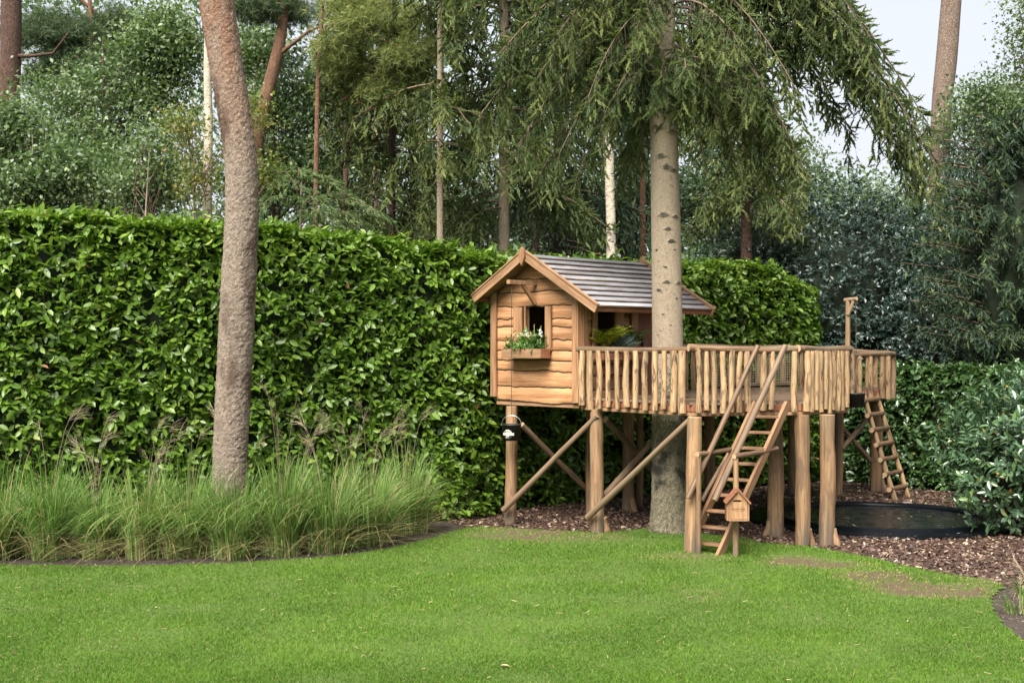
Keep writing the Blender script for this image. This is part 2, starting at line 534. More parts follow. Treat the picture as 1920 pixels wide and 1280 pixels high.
# mulch bed under and beside the tree house
mulch_px = [(880, 988), (930, 990), (1040, 995), (1130, 999), (1225, 990), (1300, 1000), (1395, 1009), (1490, 1023), (1590, 1039), (1690, 1061), (1766, 1077), (1884, 1098), (1990, 1112), (2150, 1100)]
MULCH_POLY = [tuple(ground(x, y + 3).xy) for x, y in mulch_px] + [(9.5, 23), (6, 24.5), (0.2, 20.5), (-0.9, 17.4)]
def mulch_mat(nm='bark_mulch'):
    s = NT(nm)
    n = s.noise(s.coords((26, 26, 26), False), 1.0, 8, 0.75)
    c = s.ramp(n, [(0.3, (0.03, 0.018, 0.013)), (0.6, (0.085, 0.05, 0.036)), (0.8, (0.2, 0.135, 0.10))])
    s.bump(n, 0.9, 0.03)
    return s.done(c, 0.6, 0.4)
mb = MB()
mb.v = [Vector((x, y, 0.005)) for x, y in MULCH_POLY]
mb.face(range(len(mb.v)))
tag(mb.build('mulch_bed', mulch_mat()), 'brown bark mulch bed under the tree house', kind='structure')
NC = 66000
cy = 12.3 + (22.5 - 12.3) * rngN.random(NC) ** 1.05
cx = -1 + 9 * rngN.random(NC)
keep = in_poly(cx, cy, MULCH_POLY) & ~in_poly(cx, cy, LAWN_POLY) & (cx < cy * 0.42) & (np.hypot(cx - 5.1, cy - 17.6) > 1.55)
cx, cy = cx[keep], cy[keep]
n = len(cx)
d = rngN.normal(size=(n, 3)) * np.array([1, 1, 0.28]); nn = rngN.normal(size=(n, 3)) * 0.45 + np.array([0, 0, 1])
tv = [(-.5, -.5, 0), (.5, -.36, .1), (.55, .3, .25), (-.45, .5, .05)]
tf = [(0, 1, 2), (0, 2, 3)]
ln = 0.022 + 0.045 * rngN.random(n) ** 2
V, t_, a_ = scatter(tv, tf, np.stack([cx, cy, 0.012 + 0.016 * rngN.random(n)], -1), frames(d, nn), np.stack([ln, ln * (0.3 + 0.35 * rngN.random(n)), ln * .3], -1), rngN.random(n))
s = NT('bark_chip')
a = s.new('ShaderNodeAttribute', attribute_name='v')
M_CHIP = s.done(s.ramp(a.outputs['Fac'], [(0.0, (0.035, 0.02, 0.016)), (0.45, (0.085, 0.047, 0.034)), (0.8, (0.155, 0.098, 0.072)), (0.93, (0.27, 0.195, 0.135)), (1.0, (0.4, 0.32, 0.22))]), 0.38, 0.6)
tag(obj('bark_chips', tri_mesh('bark_chips', V, t_, a_, M_CHIP)), 'loose bark chips lying over the mulch bed', 'bark chips', kind='stuff')

# soil clods in the two planting beds
NS = 26000
sx = -6.2 + 13 * rngN.random(NS); sy = 10.0 + 8 * rngN.random(NS)
keep = ~in_poly(sx, sy, LAWN_POLY) & ~in_poly(sx, sy, MULCH_POLY) & (np.abs(sx) < sy * 0.42) & ((sy < 16.8 + .25 * (sx)) | (sx > 2))
sx, sy = sx[keep], sy[keep]; n = len(sx)
ln = 0.008 + 0.02 * rngN.random(n) ** 2
V, t_, a_ = scatter([(-.5, -.5, 0), (.5, -.5, 0), (.5, .5, 0), (-.5, .5, 0), (.1, 0, .6)], [(0, 1, 4), (1, 2, 4), (2, 3, 4), (3, 0, 4)],
                    np.stack([sx, sy, np.full(n, 0.001)], -1), frames(rngN.normal(size=(n, 3)) * [1, 1, .1], np.tile([0, 0, 1.0], (n, 1))), ln, rngN.random(n))
s = NT('soil_clod'); a = s.new('ShaderNodeAttribute', attribute_name='v')
M_CLOD = s.done(s.ramp(a.outputs['Fac'], [(0, (0.03, 0.023, 0.018)), (.9, (0.09, 0.07, 0.056)), (1.0, (.2, .15, .1))]), 0.85, 0.3)
tag(obj('soil_clods', tri_mesh('soil_clods', V, t_, a_, M_CLOD)), 'crumbs of dark soil in the planting beds', 'soil', kind='stuff')

# pine needles and bits of leaf fallen on the turf
NL = 1100
ly = 9 + 7.5 * rngN.random(NL); lx = (rngN.random(NL) - .5) * 2 * ly * .41
k_ = in_poly(lx, ly, LAWN_POLY); lx, ly = lx[k_], ly[k_]; lz = np.full(len(lx), .036)
ta, tr_ = rngN.random(130) * 6.28, 1.3 * np.sqrt(rngN.random(130))     # some on the trampoline
lx = np.concatenate([lx, 5.1 + tr_ * np.cos(ta)]); ly = np.concatenate([ly, 17.6 + tr_ * np.sin(ta)]); lz = np.concatenate([lz, np.full(130, .034)]); n = len(lx)
V, t_, a_ = scatter([(-.5, -.06, 0), (.5, -.05, 0), (.5, .05, 0), (-.5, .06, 0)], [(0, 1, 2), (0, 2, 3)], np.stack([lx, ly, lz], -1),
                    frames(rngN.normal(size=(n, 3)) * [1, 1, .2], rngN.normal(size=(n, 3)) * .3 + [0, 0, 1]), np.stack([.03 + .035 * rngN.random(n), .02 + .06 * rngN.random(n) ** 3, np.full(n, .03)], -1), rngN.random(n))
s = NT('lawn_litter'); a = s.new('ShaderNodeAttribute', attribute_name='v')
tag(obj('litter', tri_mesh('litter', V, t_, a_, s.done(s.ramp(a.outputs['Fac'], [(0, (.16, .11, .06)), (.8, (.30, .23, .12)), (1, (.42, .36, .22))]), .8, .2))), 'pine needles and scraps of dry leaf strewn on the lawn and trampoline', 'litter', kind='stuff')
# ------------------------------------------------------------------ logs and boards
LOGS = {}
def log_mesh(kind, k, mat, end=M_END, bend=0.012, taper=0.9, wob=0.10, sides=9, seg=8):
    """unit log along z: length 1, radius 1 (scaled when placed)"""
    key = (kind, k)
    if key in LOGS: return LOGS[key]
    rng = random.Random(hash(kind) % 1000 * 31 + k) if False else random.Random(sum(map(ord, kind)) * 31 + k)
    a = rng.random() * 6.28
    m = MB()
    pts, rad = [], []
    for i in range(seg + 1):
        t = i / seg
        o = bend * math.sin(math.pi * t) + bend * 0.5 * math.sin(2.3 * math.pi * t + a)
        pts.append(Vector((o * math.cos(a), o * math.sin(a), t)))
        rad.append(1 + (taper - 1) * t + rng.uniform(-.03, .03))
    # tube() in scaled space: x,y carry the radius, so bends are given in radii
    b = len(m.v)
    for i, p in enumerate(pts):
        for j in range(sides):
            an = 2 * math.pi * j / sides
            rr = rad[i] * (1 + wob * 1.6 * noise.noise(Vector((math.cos(an) * 1.1 + k * 3.7, math.sin(an) * 1.1 + sum(map(ord, kind)), i * 0.55))))
            m.v.append(Vector((rr * math.cos(an) + p.x * 14, rr * math.sin(an) + p.y * 14, p.z)))
    for i in range(seg):
        for j in range(sides):
            j2 = (j + 1) % sides
            m.face((b + i * sides + j, b + i * sides + j2, b + (i + 1) * sides + j2, b + (i + 1) * sides + j), 0, True)
    m.face([b + j for j in reversed(range(sides))], 1)
    m.face([b + seg * sides + j for j in range(sides)], 1)
    me = m.mesh(kind, [mat, end])
    LOGS[key] = me
    return me

def log(name, p0, p1, r, parent, mat, kind=None, k=0, roll=0.0, **kw):
    p0, p1 = Vector(p0), Vector(p1)
    d = p1 - p0
    me = log_mesh(kind or name, k, mat, **kw)
    M = Matrix.Translation(p0) @ d.to_track_quat('Z', 'Y').to_matrix().to_4x4() @ Matrix.Rotation(roll, 4, 'Z') @ Matrix.Diagonal((r, r, d.length, 1))
    return obj(name, me, M, parent)

def timber(name, p0, p1, w, h, parent, mat, side=None, nrm=None):
    """sawn timber from p0 to p1, width w along side, depth h"""
    p0, p1 = Vector(p0), Vector(p1)
    d = (p1 - p0); L = d.length; z = d / L
    x = Vector(side if side is not None else (1, 0, 0)); x = (x - z * x.dot(z)).normalized()
    y = z.cross(x)
    m = MB()
    c = min(w, h) * 0.12
    pol = [(-w/2 + c, -h/2), (w/2 - c, -h/2), (w/2, -h/2 + c), (w/2, h/2 - c), (w/2 - c, h/2), (-w/2 + c, h/2), (-w/2, h/2 - c), (-w/2, -h/2 + c)]
    m.v = [Vector((a, b_, 0)) for a, b_ in pol] + [Vector((a, b_, L)) for a, b_ in pol]
    for i in range(8):
        j = (i + 1) % 8
        m.face((i, j, 8 + j, 8 + i))
    m.face(reversed(range(8)), 1); m.face(range(8, 16), 1)
    Mx = Matrix((( x.x, y.x, z.x, p0.x), (x.y, y.y, z.y, p0.y), (x.z, y.z, z.z, p0.z), (0, 0, 0, 1)))
    return m.build(name, [mat, M_END], Mx, parent)

def waney(name, x0, x1, zb, zt, y, th, parent, mats, P0, seed, amp=0.016, zmax=None, tilt=0.012, n=18, axis='x', wavy=True):
    """board with a wavy bark edge below; P0 maps local (x,y,z) to world. y is the front face (towards -y)"""
    m = MB()
    rng = random.Random(seed)
    cols = []
    knot = rng.uniform(x0, x1)
    for i in range(n + 1):
        x = x0 + (x1 - x0) * i / n
        wv = amp * 1.5 * noise.noise(Vector((x * 2.6, seed * 3.17, 0))) + amp * 0.7 * noise.noise(Vector((x * 11, seed * 1.7, 4))) if wavy else 0
        if wavy and abs(x - knot) < 0.05 and seed % 3 == 0: wv -= 0.014
        b = zb + wv
        t = zt
        if zmax is not None: t = min(t, zmax(x))
        if t - b < 0.004: t = b + 0.004 if zmax is None or zmax(x) > b else None
        cols.append((x, b, t))
    runs, cur = [], []
    for c in cols:
        if c[2] is None or (zmax is not None and zmax(c[0]) < c[1] + 0.004):
            if len(cur) > 1: runs.append(cur)
            cur = []
        else: cur.append(c)
    if len(cur) > 1: runs.append(cur)
    be = 0.015 if wavy else 0.002
    for run in runs:
        base = len(m.v)
        for x, b, t in run:
            f = y - tilt
            m.v += [Vector((x, y, t)), Vector((x, f, b + be)), Vector((x, f + th * 0.35, b)), Vector((x, f + th, b + 0.004)), Vector((x, y + th * 0.6, t))]
        k = len(run)
        for i in range(k - 1):
            a, c = base + i * 5, base + (i + 1) * 5
            m.face((a, a + 1, c + 1, c), 0, True)
            m.face((a + 1, a + 2, c + 2, c + 1), 1)
            m.face((a + 2, a + 3, c + 3, c + 2), 1)
            m.face((a + 3, a + 4, c + 4, c + 3), 0)
            m.face((a + 4, a, c, c + 4), 0)
        for a, rev in ((base, 0), (base + (k - 1) * 5, 1)):
            idx = [a, a + 4, a + 3, a + 2, a + 1]
            m.face(idx if not rev else idx[::-1], 0)
    if not m.v: return None
    # origin at the board's own corner so that the grain runs from there
    o = Vector((x0, y, zb))
    m.v = [p - o for p in m.v]
    return m.build(name, mats, P0 @ Matrix.Translation(o), parent)

# ------------------------------------------------------------------ playhouse
HL = 1.95                                    # length of the body
HOUSE = empty('playhouse', (0.332, 17.14, 1.65), R(-45), 'small larch playhouse with waney boards and a plank roof on stilts', 'playhouse')
HM = WM[HOUSE.name]
SL = math.tan(R(30))
RIDGE = 2.0
def part_box(name, dims, mat, parent, M=None):
    m = MB(); m.box(*dims)
    c = Vector(((dims[0] + dims[1]) / 2, (dims[2] + dims[3]) / 2, (dims[4] + dims[5]) / 2))
    m.v = [p - c for p in m.v]
    return m.build(name, mat, (M or HM) @ Matrix.Translation(c), parent)

def floor_part(name):
    return part_box(name, (-.76, .76, .02, HL - .02, .0, .05), M_DECK, HOUSE)
fl = floor_part('floor')
# front gable: dark lining sheet behind the boards, with the window opening
def gable_sheet(name, y0, y1, opening, mat):
    m = MB()
    W2 = .74
    top = lambda x: RIDGE - .09 - SL * abs(x)
    if opening:
        a, b, c, d = opening
        for x0, x1, z0, zf in ((-W2, a, 0.02, None), (b, W2, 0.02, None), (a, b, 0.02, c), (a, 0.0, d, None), (0.0, b, d, None)):
            poly = [(x0, z0), (x1, z0), (x1, zf if zf else top(x1)), (x0, zf if zf else top(x0))]
            m.prism(poly, y0, y1)
    else:
        m.prism([(-W2, .02), (W2, .02), (W2, top(W2)), (0, top(0)), (-W2, top(W2))], y0, y1)
    return m.build(name, mat, HM.copy(), HOUSE)
WIN = (-.19, .20, .74, 1.30)
fw = gable_sheet('front_wall', .0, .015, WIN, M_DARKWOOD)
rows = [0.0, .205, .42, .563, .692, .836, 1.01, 1.125, 1.29, 1.49, 1.66, 1.94]
zm = lambda x: RIDGE - .075 - SL * abs(x)
sd_ = 1
for i in range(len(rows) - 1):
    zb, zt = rows[i], rows[i + 1] + .018
    spans = [(-.765, .765)]
    if .80 < rows[i] + .01 and rows[i + 1] <= 1.30: spans = [(-.765, -.385), (.295, .765)]
    elif rows[i] > .6 and rows[i] < .8: spans = [(-.765, -.385), (.295, .765)]
    for a, b in spans:
        sd_ += 1
        waney('board', a, b, zb, zt, -.008, .022, fw, [M_BOARD, M_BARKEDGE], HM, sd_, zmax=zm if zt > 1.3 else None, n=26 if b - a > 1 else 10)
# window: jambs, head and dark reveal
wf = part_box('window', (-.215, -.19, -.02, .055, .74, 1.30), M_TRIM, HOUSE)
part_box('window_jamb', (-.40, -.30, -.050, -.026, .70, 1.292), M_TRIM, wf)
part_box('window_jamb', (-.298, -.236, -.046, -.024, .70, 1.288), M_TRIM, wf)
part_box('window_jamb', (.20, .305, -.050, -.026, .70, 1.292), M_TRIM, wf)
part_box('window_jamb', (.2, .222, -.02, .055, .74, 1.295), M_TRIM, wf)
part_box('window_sill', (-.40, .305, -.06, .05, .70, .735), M_TRIMX, wf)
# corner boards
for x0, x1, y0, y1, z0, z1 in ((-.82, -.735, -.052, -.028, .06, 1.50), (.69, .772, -.052, -.028, .015, 1.47), (.774, .797, -.05, .04, .02, 1.48), (-.845, -.822, -.05, .05, .06, 1.46)):
    part_box('corner_board', (x0, x1, y0, y1, z0, z1), M_TRIM, HOUSE)
part_box('base_beam', (-.765, .765, -.005, .06, -.05, -.004), M_TRIMX, HOUSE)
# hoist bracket on the gable
ho = part_box('hoist_beam', (-.03, .03, -.54, -.012, 1.58, 1.635), M_TRIMX, HOUSE)
timber('hoist_brace', HM @ Vector((0, -.27, 1.58)), HM @ Vector((0, -.03, 1.33)), .045, .05, ho, M_TRIM, side=(.707, -.707, 0))
# window box
wb = part_box('window_box', (-.43, .31, -.245, -.225, .60, .725), M_TRIMX, HOUSE)
part_box('box_end', (-.43, -.41, -.224, -.062, .60, .725), M_REDX, wb)
part_box('box_end', (.29, .31, -.224, -.062, .60, .725), M_REDX, wb)
part_box('box_floor', (-.41, .29, -.224, -.062, .60, .62), M_TRIMX, wb)
part_box('box_soil', (-.409, .289, -.223, -.063, .622, .715), M_SOIL, wb)

# long side towards the deck (local x = +.765): map so that boards run along y
SM = HM @ Matrix.Translation((.765, 0, 0)) @ Matrix.Rotation(R(90), 4, 'Z')   # local x runs along the house, -y faces out
sw = MB()
for a, b, c, d in ((0.02, .30, .02, 1.5), (.30, .72, .02, .74), (.72, 1.18, .02, 1.5), (1.80, HL, .02, 1.5), (.30, .72, 1.38, 1.5)):
    sw.box(a, b, .004, .02, c, d)
sw = sw.build('side_wall', M_DARKWOOD, SM.copy(), HOUSE)
zz = [0.0, .18, .36, .52, .72, .90, 1.10, 1.30, 1.5]
for i in range(8):
    sd_ += 1
    if zz[i] < .7:
        waney('board', .045, 1.16, zz[i], zz[i + 1] + .015, -.008, .02, sw, [M_BOARD, M_BARKEDGE], SM, sd_, n=20)
    else:
        waney('board', .045, .24, zz[i], zz[i + 1] + .015, -.008, .02, sw, [M_BOARD, M_BARKEDGE], SM, sd_, n=5)
for i in range(5):
    sd_ += 1
    waney('board', .86, 1.03, .74 + i * .15, .74 + i * .15 + .125, -.008, .02, sw, [M_BOARD, M_BARKEDGE], SM, sd_, n=5)
for a, b, z0 in ((.045, .135, .02), (.24, .32, .70), (.70, .86, .70), (1.03, 1.165, .0), (1.80, 1.95, .02)):
    part_box('upright', (a, b, -.05, -.022, z0, 1.5), M_TRIM, sw, SM)
part_box('sill_board', (.22, 1.16, -.07, -.024, .665, .715), M_REDX, sw, SM)
dr = part_box('door', (1.175, 1.79, .002, .02, .04, 1.5), M_RED, HOUSE, SM)
for i in range(5):
    part_box('plank', (1.178 + i * .1225, 1.178 + i * .1225 + .117, -.026, .0, .045, 1.5), M_RED, dr, SM)
part_box('door_handle', (1.25, 1.268, -.06, -.028, .72, .86), M_BARKEDGE, dr, SM)
# planter hanging outside the side window
pb = part_box('planter_box', (.18, 1.08, -.275, -.255, .58, .745), M_REDX, HOUSE, SM)
part_box('box_end', (.18, .2, -.254, -.076, .58, .745), M_REDX, pb, SM)
part_box('box_end', (1.06, 1.08, -.254, -.076, .58, .745), M_REDX, pb, SM)
part_box('box_floor', (.2, 1.06, -.254, -.076, .58, .60), M_REDX, pb, SM)
part_box('box_soil', (.201, 1.059, -.253, -.077, .602, .73), M_SOIL, pb, SM)
# the two walls away from the viewer
gable_sheet('back_wall', HL - .03, HL, None, M_DARKWOOD)
bw = part_box('rear_wall', (-.765, -.75, .02, HL - .035, .02, 1.5), M_DARKWOOD, HOUSE)
for i in range(9):
    part_box('plank', (-.748, -.73, .03 + i * .21, .03 + i * .21 + .195, .05, 1.5), M_DARKWOOD, bw)

# roof: lapped waney planks on each slope
roof = part_box('roof', (-.03, .03, -.20, HL + .22, RIDGE - .10, RIDGE - .045), M_TRIMX, HOUSE)
def slope(side, run, count, seed0):
    sl = run / math.cos(R(30))
    ex = sl / count
    A = HM @ Matrix.Translation((0, 0, RIDGE)) @ (Matrix.Rotation(R(30), 4, 'Y') if side > 0 else Matrix.Rotation(R(180), 4, 'Z') @ Matrix.Rotation(R(30), 4, 'Y'))
    y0, y1 = (-.235, HL + .27) if side > 0 else (-(HL + .27), .235)
    for i in range(count):
        m = MB(); n = 22
        x0, x1 = i * ex - .03, (i + 1) * ex
        if i == 0: x0 = 0.0
        rise = .022
        for k in range(n + 1):
            y = y0 + (y1 - y0) * k / n
            wv = .010 * noise.noise(Vector((y * 3, seed0 + i * 5.3, 0))) + .006 * noise.noise(Vector((y * 14, seed0 + i, 7)))
            ed = x1 + wv if i < count - 1 else x1
            m.v += [Vector((x0, y, -.012)), Vector((ed - .008, y, rise - .004)), Vector((ed, y, rise - .012)), Vector((ed - .004, y, rise - .036)), Vector((x0, y, -.026))]
        for k in range(n):
            a, c = k * 5, (k + 1) * 5
            m.face((a, a + 1, c + 1, c), 0)
            m.face((a + 1, a + 2, c + 2, c + 1), 1); m.face((a + 2, a + 3, c + 3, c + 2), 1)
            m.face((a + 3, a + 4, c + 4, c + 3), 2); m.face((a + 4, a, c, c + 4), 0)
        m.face((0, 4, 3, 2, 1), 2); m.face([n * 5 + q for q in range(5)], 2)
        m.build('roof_plank', [M_ROOF, M_ROOFEDGE, M_TRIM], A.copy(), roof)
    # barge boards and eave fascia
    m = MB()
    for yb in ((-.262, -.238), (HL + .273, HL + .297)):
        ya, yb_ = yb if side > 0 else (-yb[1], -yb[0])
        bb = MB(); bb.box(0.0, sl + .03, ya, yb_, -.075, .034)
        bb.build('barge_board', M_TRIMX, A.copy(), roof)
        cp = MB(); cp.box(0.02, sl + .03, ya - .012, yb_ + .012, .0345, .05)
        cp.build('barge_cap', M_TRIMX, A.copy(), roof)
    fb = MB(); fb.box(sl - .028, sl - .006, y0 + .02, y1 - .02, -.078, -.028)
    fb.build('eave_board', M_REDX, A.copy(), roof)
    for yb in np.linspace(.05, HL - .05, 4):
        ya = yb if side > 0 else -yb
        rf = MB(); rf.box(.04, sl - .03, ya - .02, ya + .02, -.07, -.030)
        rf.build('rafter', M_TRIMX, A.copy(), roof)
slope(1, 1.277, 10, 3)
slope(-1, 0.966, 7, 40)
for yb in ((-.295, -.264), (HL + .299, HL + .33)):
    d = MB(); d.prism([(0, RIDGE - .17), (.055, RIDGE - .05), (.05, RIDGE + .04), (0, RIDGE + .085), (-.05, RIDGE + .04), (-.055, RIDGE - .05)], *yb)
    d.build('finial', M_TRIM, HM.copy(), roof)

# ------------------------------------------------------------------ raised deck with posts, braces and log railing
DZ = 1.744
DECK = empty('raised_deck', (3.0, 17.0, 0), 0, 'raised wooden deck on log posts with a peeled log railing round the tree', 'deck')
A_, B_, C_, D_ = (0.90, 16.55), (2.14, 14.98), (3.47, 15.25), (4.20, 15.85)
E_, F_, G_, H_, I_, J_ = (5.32, 20.1), (6.1, 20.45), (6.2, 21.2), (4.6, 20.95), (3.1, 20.05), (2.2, 18.9)
K_ = (2.24, 18.0)
OUT = [A_, B_, C_, D_, E_, F_, G_, H_, I_, J_, K_]
deck = part_box('deck_frame', (3.1, 3.16, 15.4, 19.9, DZ - .17, DZ - .035), M_REDX, DECK, Matrix.Identity(4))
# planks clipped to the outline, with a hole for the tree
TREE = (2.06, 16.42)
def clip(yc, half):
    xs_ = []
    for (x0, y0), (x1, y1) in zip(OUT, OUT[1:] + OUT[:1]):
        if (y0 > yc) != (y1 > yc): xs_.append(x0 + (x1 - x0) * (yc - y0) / (y1 - y0))
    xs_.sort()
    out = []
    for a, b in zip(xs_[::2], xs_[1::2]):
        dy = abs(yc - TREE[1])
        if dy < .34 and a < TREE[0] < b:
            c = math.sqrt(.34 ** 2 - dy ** 2)
            out += [(a, TREE[0] - c), (TREE[0] + c, b)]
        else: out.append((a, b))
    return out
yc = 15.05
while yc < 21.1:
    for a, b in clip(yc, .06):
        if b - a > .1:
            part_box('plank', (a + .01, b - .01, yc - .064, yc + .064, DZ - .03, DZ + random.Random(int(yc * 100)).uniform(-.003, .003)), M_DECK, deck, Matrix.Identity(4))
    yc += .135
def rim(p, q, z0, z1, off=0.0, mat=M_REDX, th=.04):
    p, q = Vector((*p, 0)), Vector((*q, 0))
    d = (q - p).normalized(); nrm = Vector((d.y, -d.x, 0))
    timber('rim_joist', p + nrm * off + Vector((0, 0, (z0 + z1) / 2)), q + nrm * off + Vector((0, 0, (z0 + z1) / 2)), z1 - z0, th, deck, mat, side=(0, 0, 1))
for p, q in ((A_, B_), (B_, C_), (C_, D_), (D_, E_), (E_, F_), (F_, G_), (G_, H_), (H_, I_), (I_, J_)):
    rim(p, q, DZ - .115, DZ - .032, -.02)
    rim(p, q, DZ - .165, DZ - .118, -.025, M_TRIMX, .035)

# posts: foot, radius
posts = [((957, 983), .083), ((1121, 999), .090), ((1298, 1036), .092), ((1454, 1006), .105), ((1506, 1024), .092), ((1550, 1022), .098),
         ((1571, 930), .078), ((1485, 926), .075), ((1332, 938), .085), ((1178, 958), .090), ((1199, 952), .055), ((1108, 966), .075), ((1643, 922), .105)]
PT = []
for i, ((px, py), r) in enumerate(posts):
    g0 = ground(px, py)
    top = DZ - .165
    if i in (0, 1, 9, 10, 11): top = 1.645 - .05
    dx = random.Random(i).uniform(-.03, .03)
    o = log('post', g0 + Vector((0, 0, -.05)), Vector((g0.x + dx, g0.y, top)), r, DECK, M_POST, k=i % 6, roll=i * 1.3, taper=.93, bend=.006, wob=.09, sides=12, seg=10)
    PT.append(g0)
tag(bpy.data.objects['post.004'], 'post with a dark damp stained foot') if 'post.004' in bpy.data.objects else None
# short wedge stubs at the feet of some posts
for i, dx, dy in ((5, .13, -.04), (4, .12, .05), (3, -.13, -.03), (12, .16, -.03), (9, .09, -.09), (1, .13, .02)):
    p = PT[i]
    log('stub', p + Vector((dx, dy, -.05)), p + Vector((dx * .45, dy * .5, .20)), .055, DECK, M_POST, k=2)
# braces (rounded poles)
def brace(a, b, r, k):
    log('brace', a, b, r, DECK, M_POLE, k=k % 5, roll=k, bend=.012, taper=.85, wob=.08)
brace(at(944, 957, 17.02), at(1120, 779, 16.28), .040, 0)
brace(at(978, 796, 17.35), at(1100, 916, 18.2), .042, 1)
brace(at(1102, 970, 16.28), at(1297, 784, 14.85), .040, 2)
brace(at(1132, 930, 16.6), at(1236, 812, 17.6), .045, 3)
brace(at(1136, 786, 16.9), at(1236, 896, 18.2), .045, 4)
brace(at(1578, 800, 20.5), at(1636, 868, 21.0), .045, 5)
brace(at(1628, 782, 21.0), at(1578, 842, 20.35), .045, 6)

# railing: top rails and slats round the outline
rail = empty('railing', (3.0, 17.0, DZ))
place(rail, T(3.0, 17.0, DZ), DECK)
log('rail', (0.86, 16.58, 2.366), (2.20, 14.94, 2.366), .042, rail, M_RAIL, k=0, bend=.02, taper=.95)
log('rail', (2.08, 14.96, 2.385), (3.50, 15.24, 2.372), .046, rail, M_RAIL, k=1, bend=.03, taper=.92)
log('rail', (3.42, 15.20, 2.378), (4.23, 15.86, 2.372), .046, rail, M_RAIL, k=2, bend=.015)
log('rail', (4.2, 15.85, 2.37), (5.3, 20.1, 2.33), .040, rail, M_RAIL, k=3, bend=.01)
log('rail', (5.25, 20.06, 2.26), (6.16, 20.46, 2.28), .050, rail, M_RAIL, k=4, bend=.03)
log('rail', (6.1, 20.42, 2.28), (6.22, 21.25, 2.28), .045, rail, M_RAIL, k=0)
log('rail', (4.55, 20.95, 2.39), (3.05, 20.05, 2.41), .04, rail, M_RAIL, k=1)
log('rail', (3.14, 20.08, 2.41), (2.2, 18.85, 2.41), .04, rail, M_RAIL, k=2)
log('rail', (6.2, 21.2, 2.3), (4.55, 20.95, 2.38), .04, rail, M_RAIL, k=3)
rs = random.Random(5)
sc_ = 0
def slats(p, q, step, skip=(), z0=1.63, z1=2.35, r=.042, jit=.012, off=.04, start=.06):
    global sc_
    p, q = Vector(p), Vector(q)
    L = (q - p).length; d = (q - p) / L
    nrm = Vector((d.y, -d.x))
    t = start
    while t < L - .02:
        if not any(a < t / L < b for a, b in skip):
            c = p + d * t + nrm * off
            rr = r * rs.uniform(.8, 1.15)
            zb = z0 + rs.uniform(-.02, .025)
            if rs.random() < .06: zb -= .03
            lean = rs.uniform(-.016, .016)
            log('slat', (c.x, c.y, zb), (c.x + d.x * lean, c.y + d.y * lean, z1 + rs.uniform(-.005, .004)), rr, rail, M_SLAT, k=sc_ % 10, roll=rs.random() * 6.28, bend=.016, taper=rs.choice((.86, .95, 1.0)), wob=.13, sides=9, seg=8)
            sc_ += 1
        t += step * rs.uniform(.9, 1.1)
slats(A_, B_, .160, r=.043)
slats(B_, C_, .097, skip=((.555, .60), (.645, .70), (.735, .90)), r=.040)
slats(C_, D_, .086, r=.042)
slats(D_, E_, .15, r=.04)
slats(E_, F_, .125, skip=((.31, .40), (.56, .70)), z0=1.55, z1=2.25, r=.05)
slats(F_, G_, .13, z0=1.55, z1=2.25, r=.05)
slats(I_, H_, .26, off=-.05, r=.045)
slats(J_, I_, .26, off=-.05, r=.045)
slats(H_, G_, .16, off=-.05, r=.045)
# low kick rail and rope net on the far side
log('kick_rail', (2.9, 19.95, DZ + .05), (4.62, 20.93, DZ + .05), .045, rail, M_RAIL, k=3)
net = MB()
p0, p1 = Vector((3.2, 19.98, 0)), Vector((4.7, 20.85, 0))
ncol, nrow = 36, 13
for i in range(ncol + 1):
    p = p0.lerp(p1, i / ncol)
    sag = .03 * math.sin(i * 1.1)
    net.tube([p + Vector((0, 0, DZ + .04 + sag * .3)), p + Vector((.006, .0, DZ + .32)), p + Vector((0, 0, DZ + .58 - .03 * math.sin(math.pi * i / ncol)))], .0045, 3)
for j in range(nrow + 1):
    pts = []
    for i in range(13):
        t = i / 12
        p = p0.lerp(p1, t)
        pts.append(p + Vector((0, 0, DZ + .04 + (.54 - .03 * math.sin(math.pi * t)) * j / nrow)))
    net.tube(pts, .0045 if j < nrow else .009, 3)
net.build('rope_net', plain('rope', (0.42, 0.36, 0.25), .9), None, DECK)

# hoist post at the deck's corner
CR = at(1590, 650, 15.93)
log('hoist_post', (CR.x, CR.y + .02, DZ), (CR.x, CR.y, 2.99), .034, DECK, M_POST, k=1, bend=.004)
log('hoist_arm', (CR.x - .03, CR.y + .035, 2.985), (CR.x + .085, CR.y - .10, 3.0), .027, DECK, M_POLE, k=1, bend=.004)
log('hoist_brace', (CR.x - .005, CR.y - .025, 2.80), (CR.x + .05, CR.y - .07, 2.97), .024, DECK, M_POLE, k=2, bend=.004)

# ------------------------------------------------------------------ plank ladder with hand rails
LAD = empty('plank_ladder', (2.2, 14.7, 0), 0, 'plank ladder with pole hand rails leaning on the deck front', 'ladder')
BL, BR = Vector((2.04, 14.82, -.01)), Vector((2.365, 14.55, -.01))
TL, TR = Vector((2.905, 15.09, 1.735)), Vector((3.255, 14.985, 1.735))
tdir = (BR - BL).normalized()
for a, b in ((BL, TL), (BR, TR)):
    timber('stile', a, b, .042, .115, LAD, M_LADDER, side=tdir)
for i in range(9):
    t = .075 + i * .104
    a, b = BL.lerp(TL, t), BR.lerp(TR, t)
    d = (b - a); w = d.normalized()
    f = Vector((-w.y, w.x, 0))
    timber('tread', a + w * .022, b - w * .022, .125, .028, LAD, M_LADDER, side=f)
    for p, s_ in ((a + w * .024, 1), (b - w * .024, -1)):
        if i < 4:
            timber('cleat', p + w * .012 * s_ + f * -.04 + Vector((0, 0, -.034)), p + w * .012 * s_ + f * .04 + Vector((0, 0, -.034)), .022, .036, LAD, M_LADDER, side=w)
log('hand_rail', at(1290, 934, 14.62), at(1421, 648, 14.99), .034, LAD, M_RAIL, k=1, bend=.01)
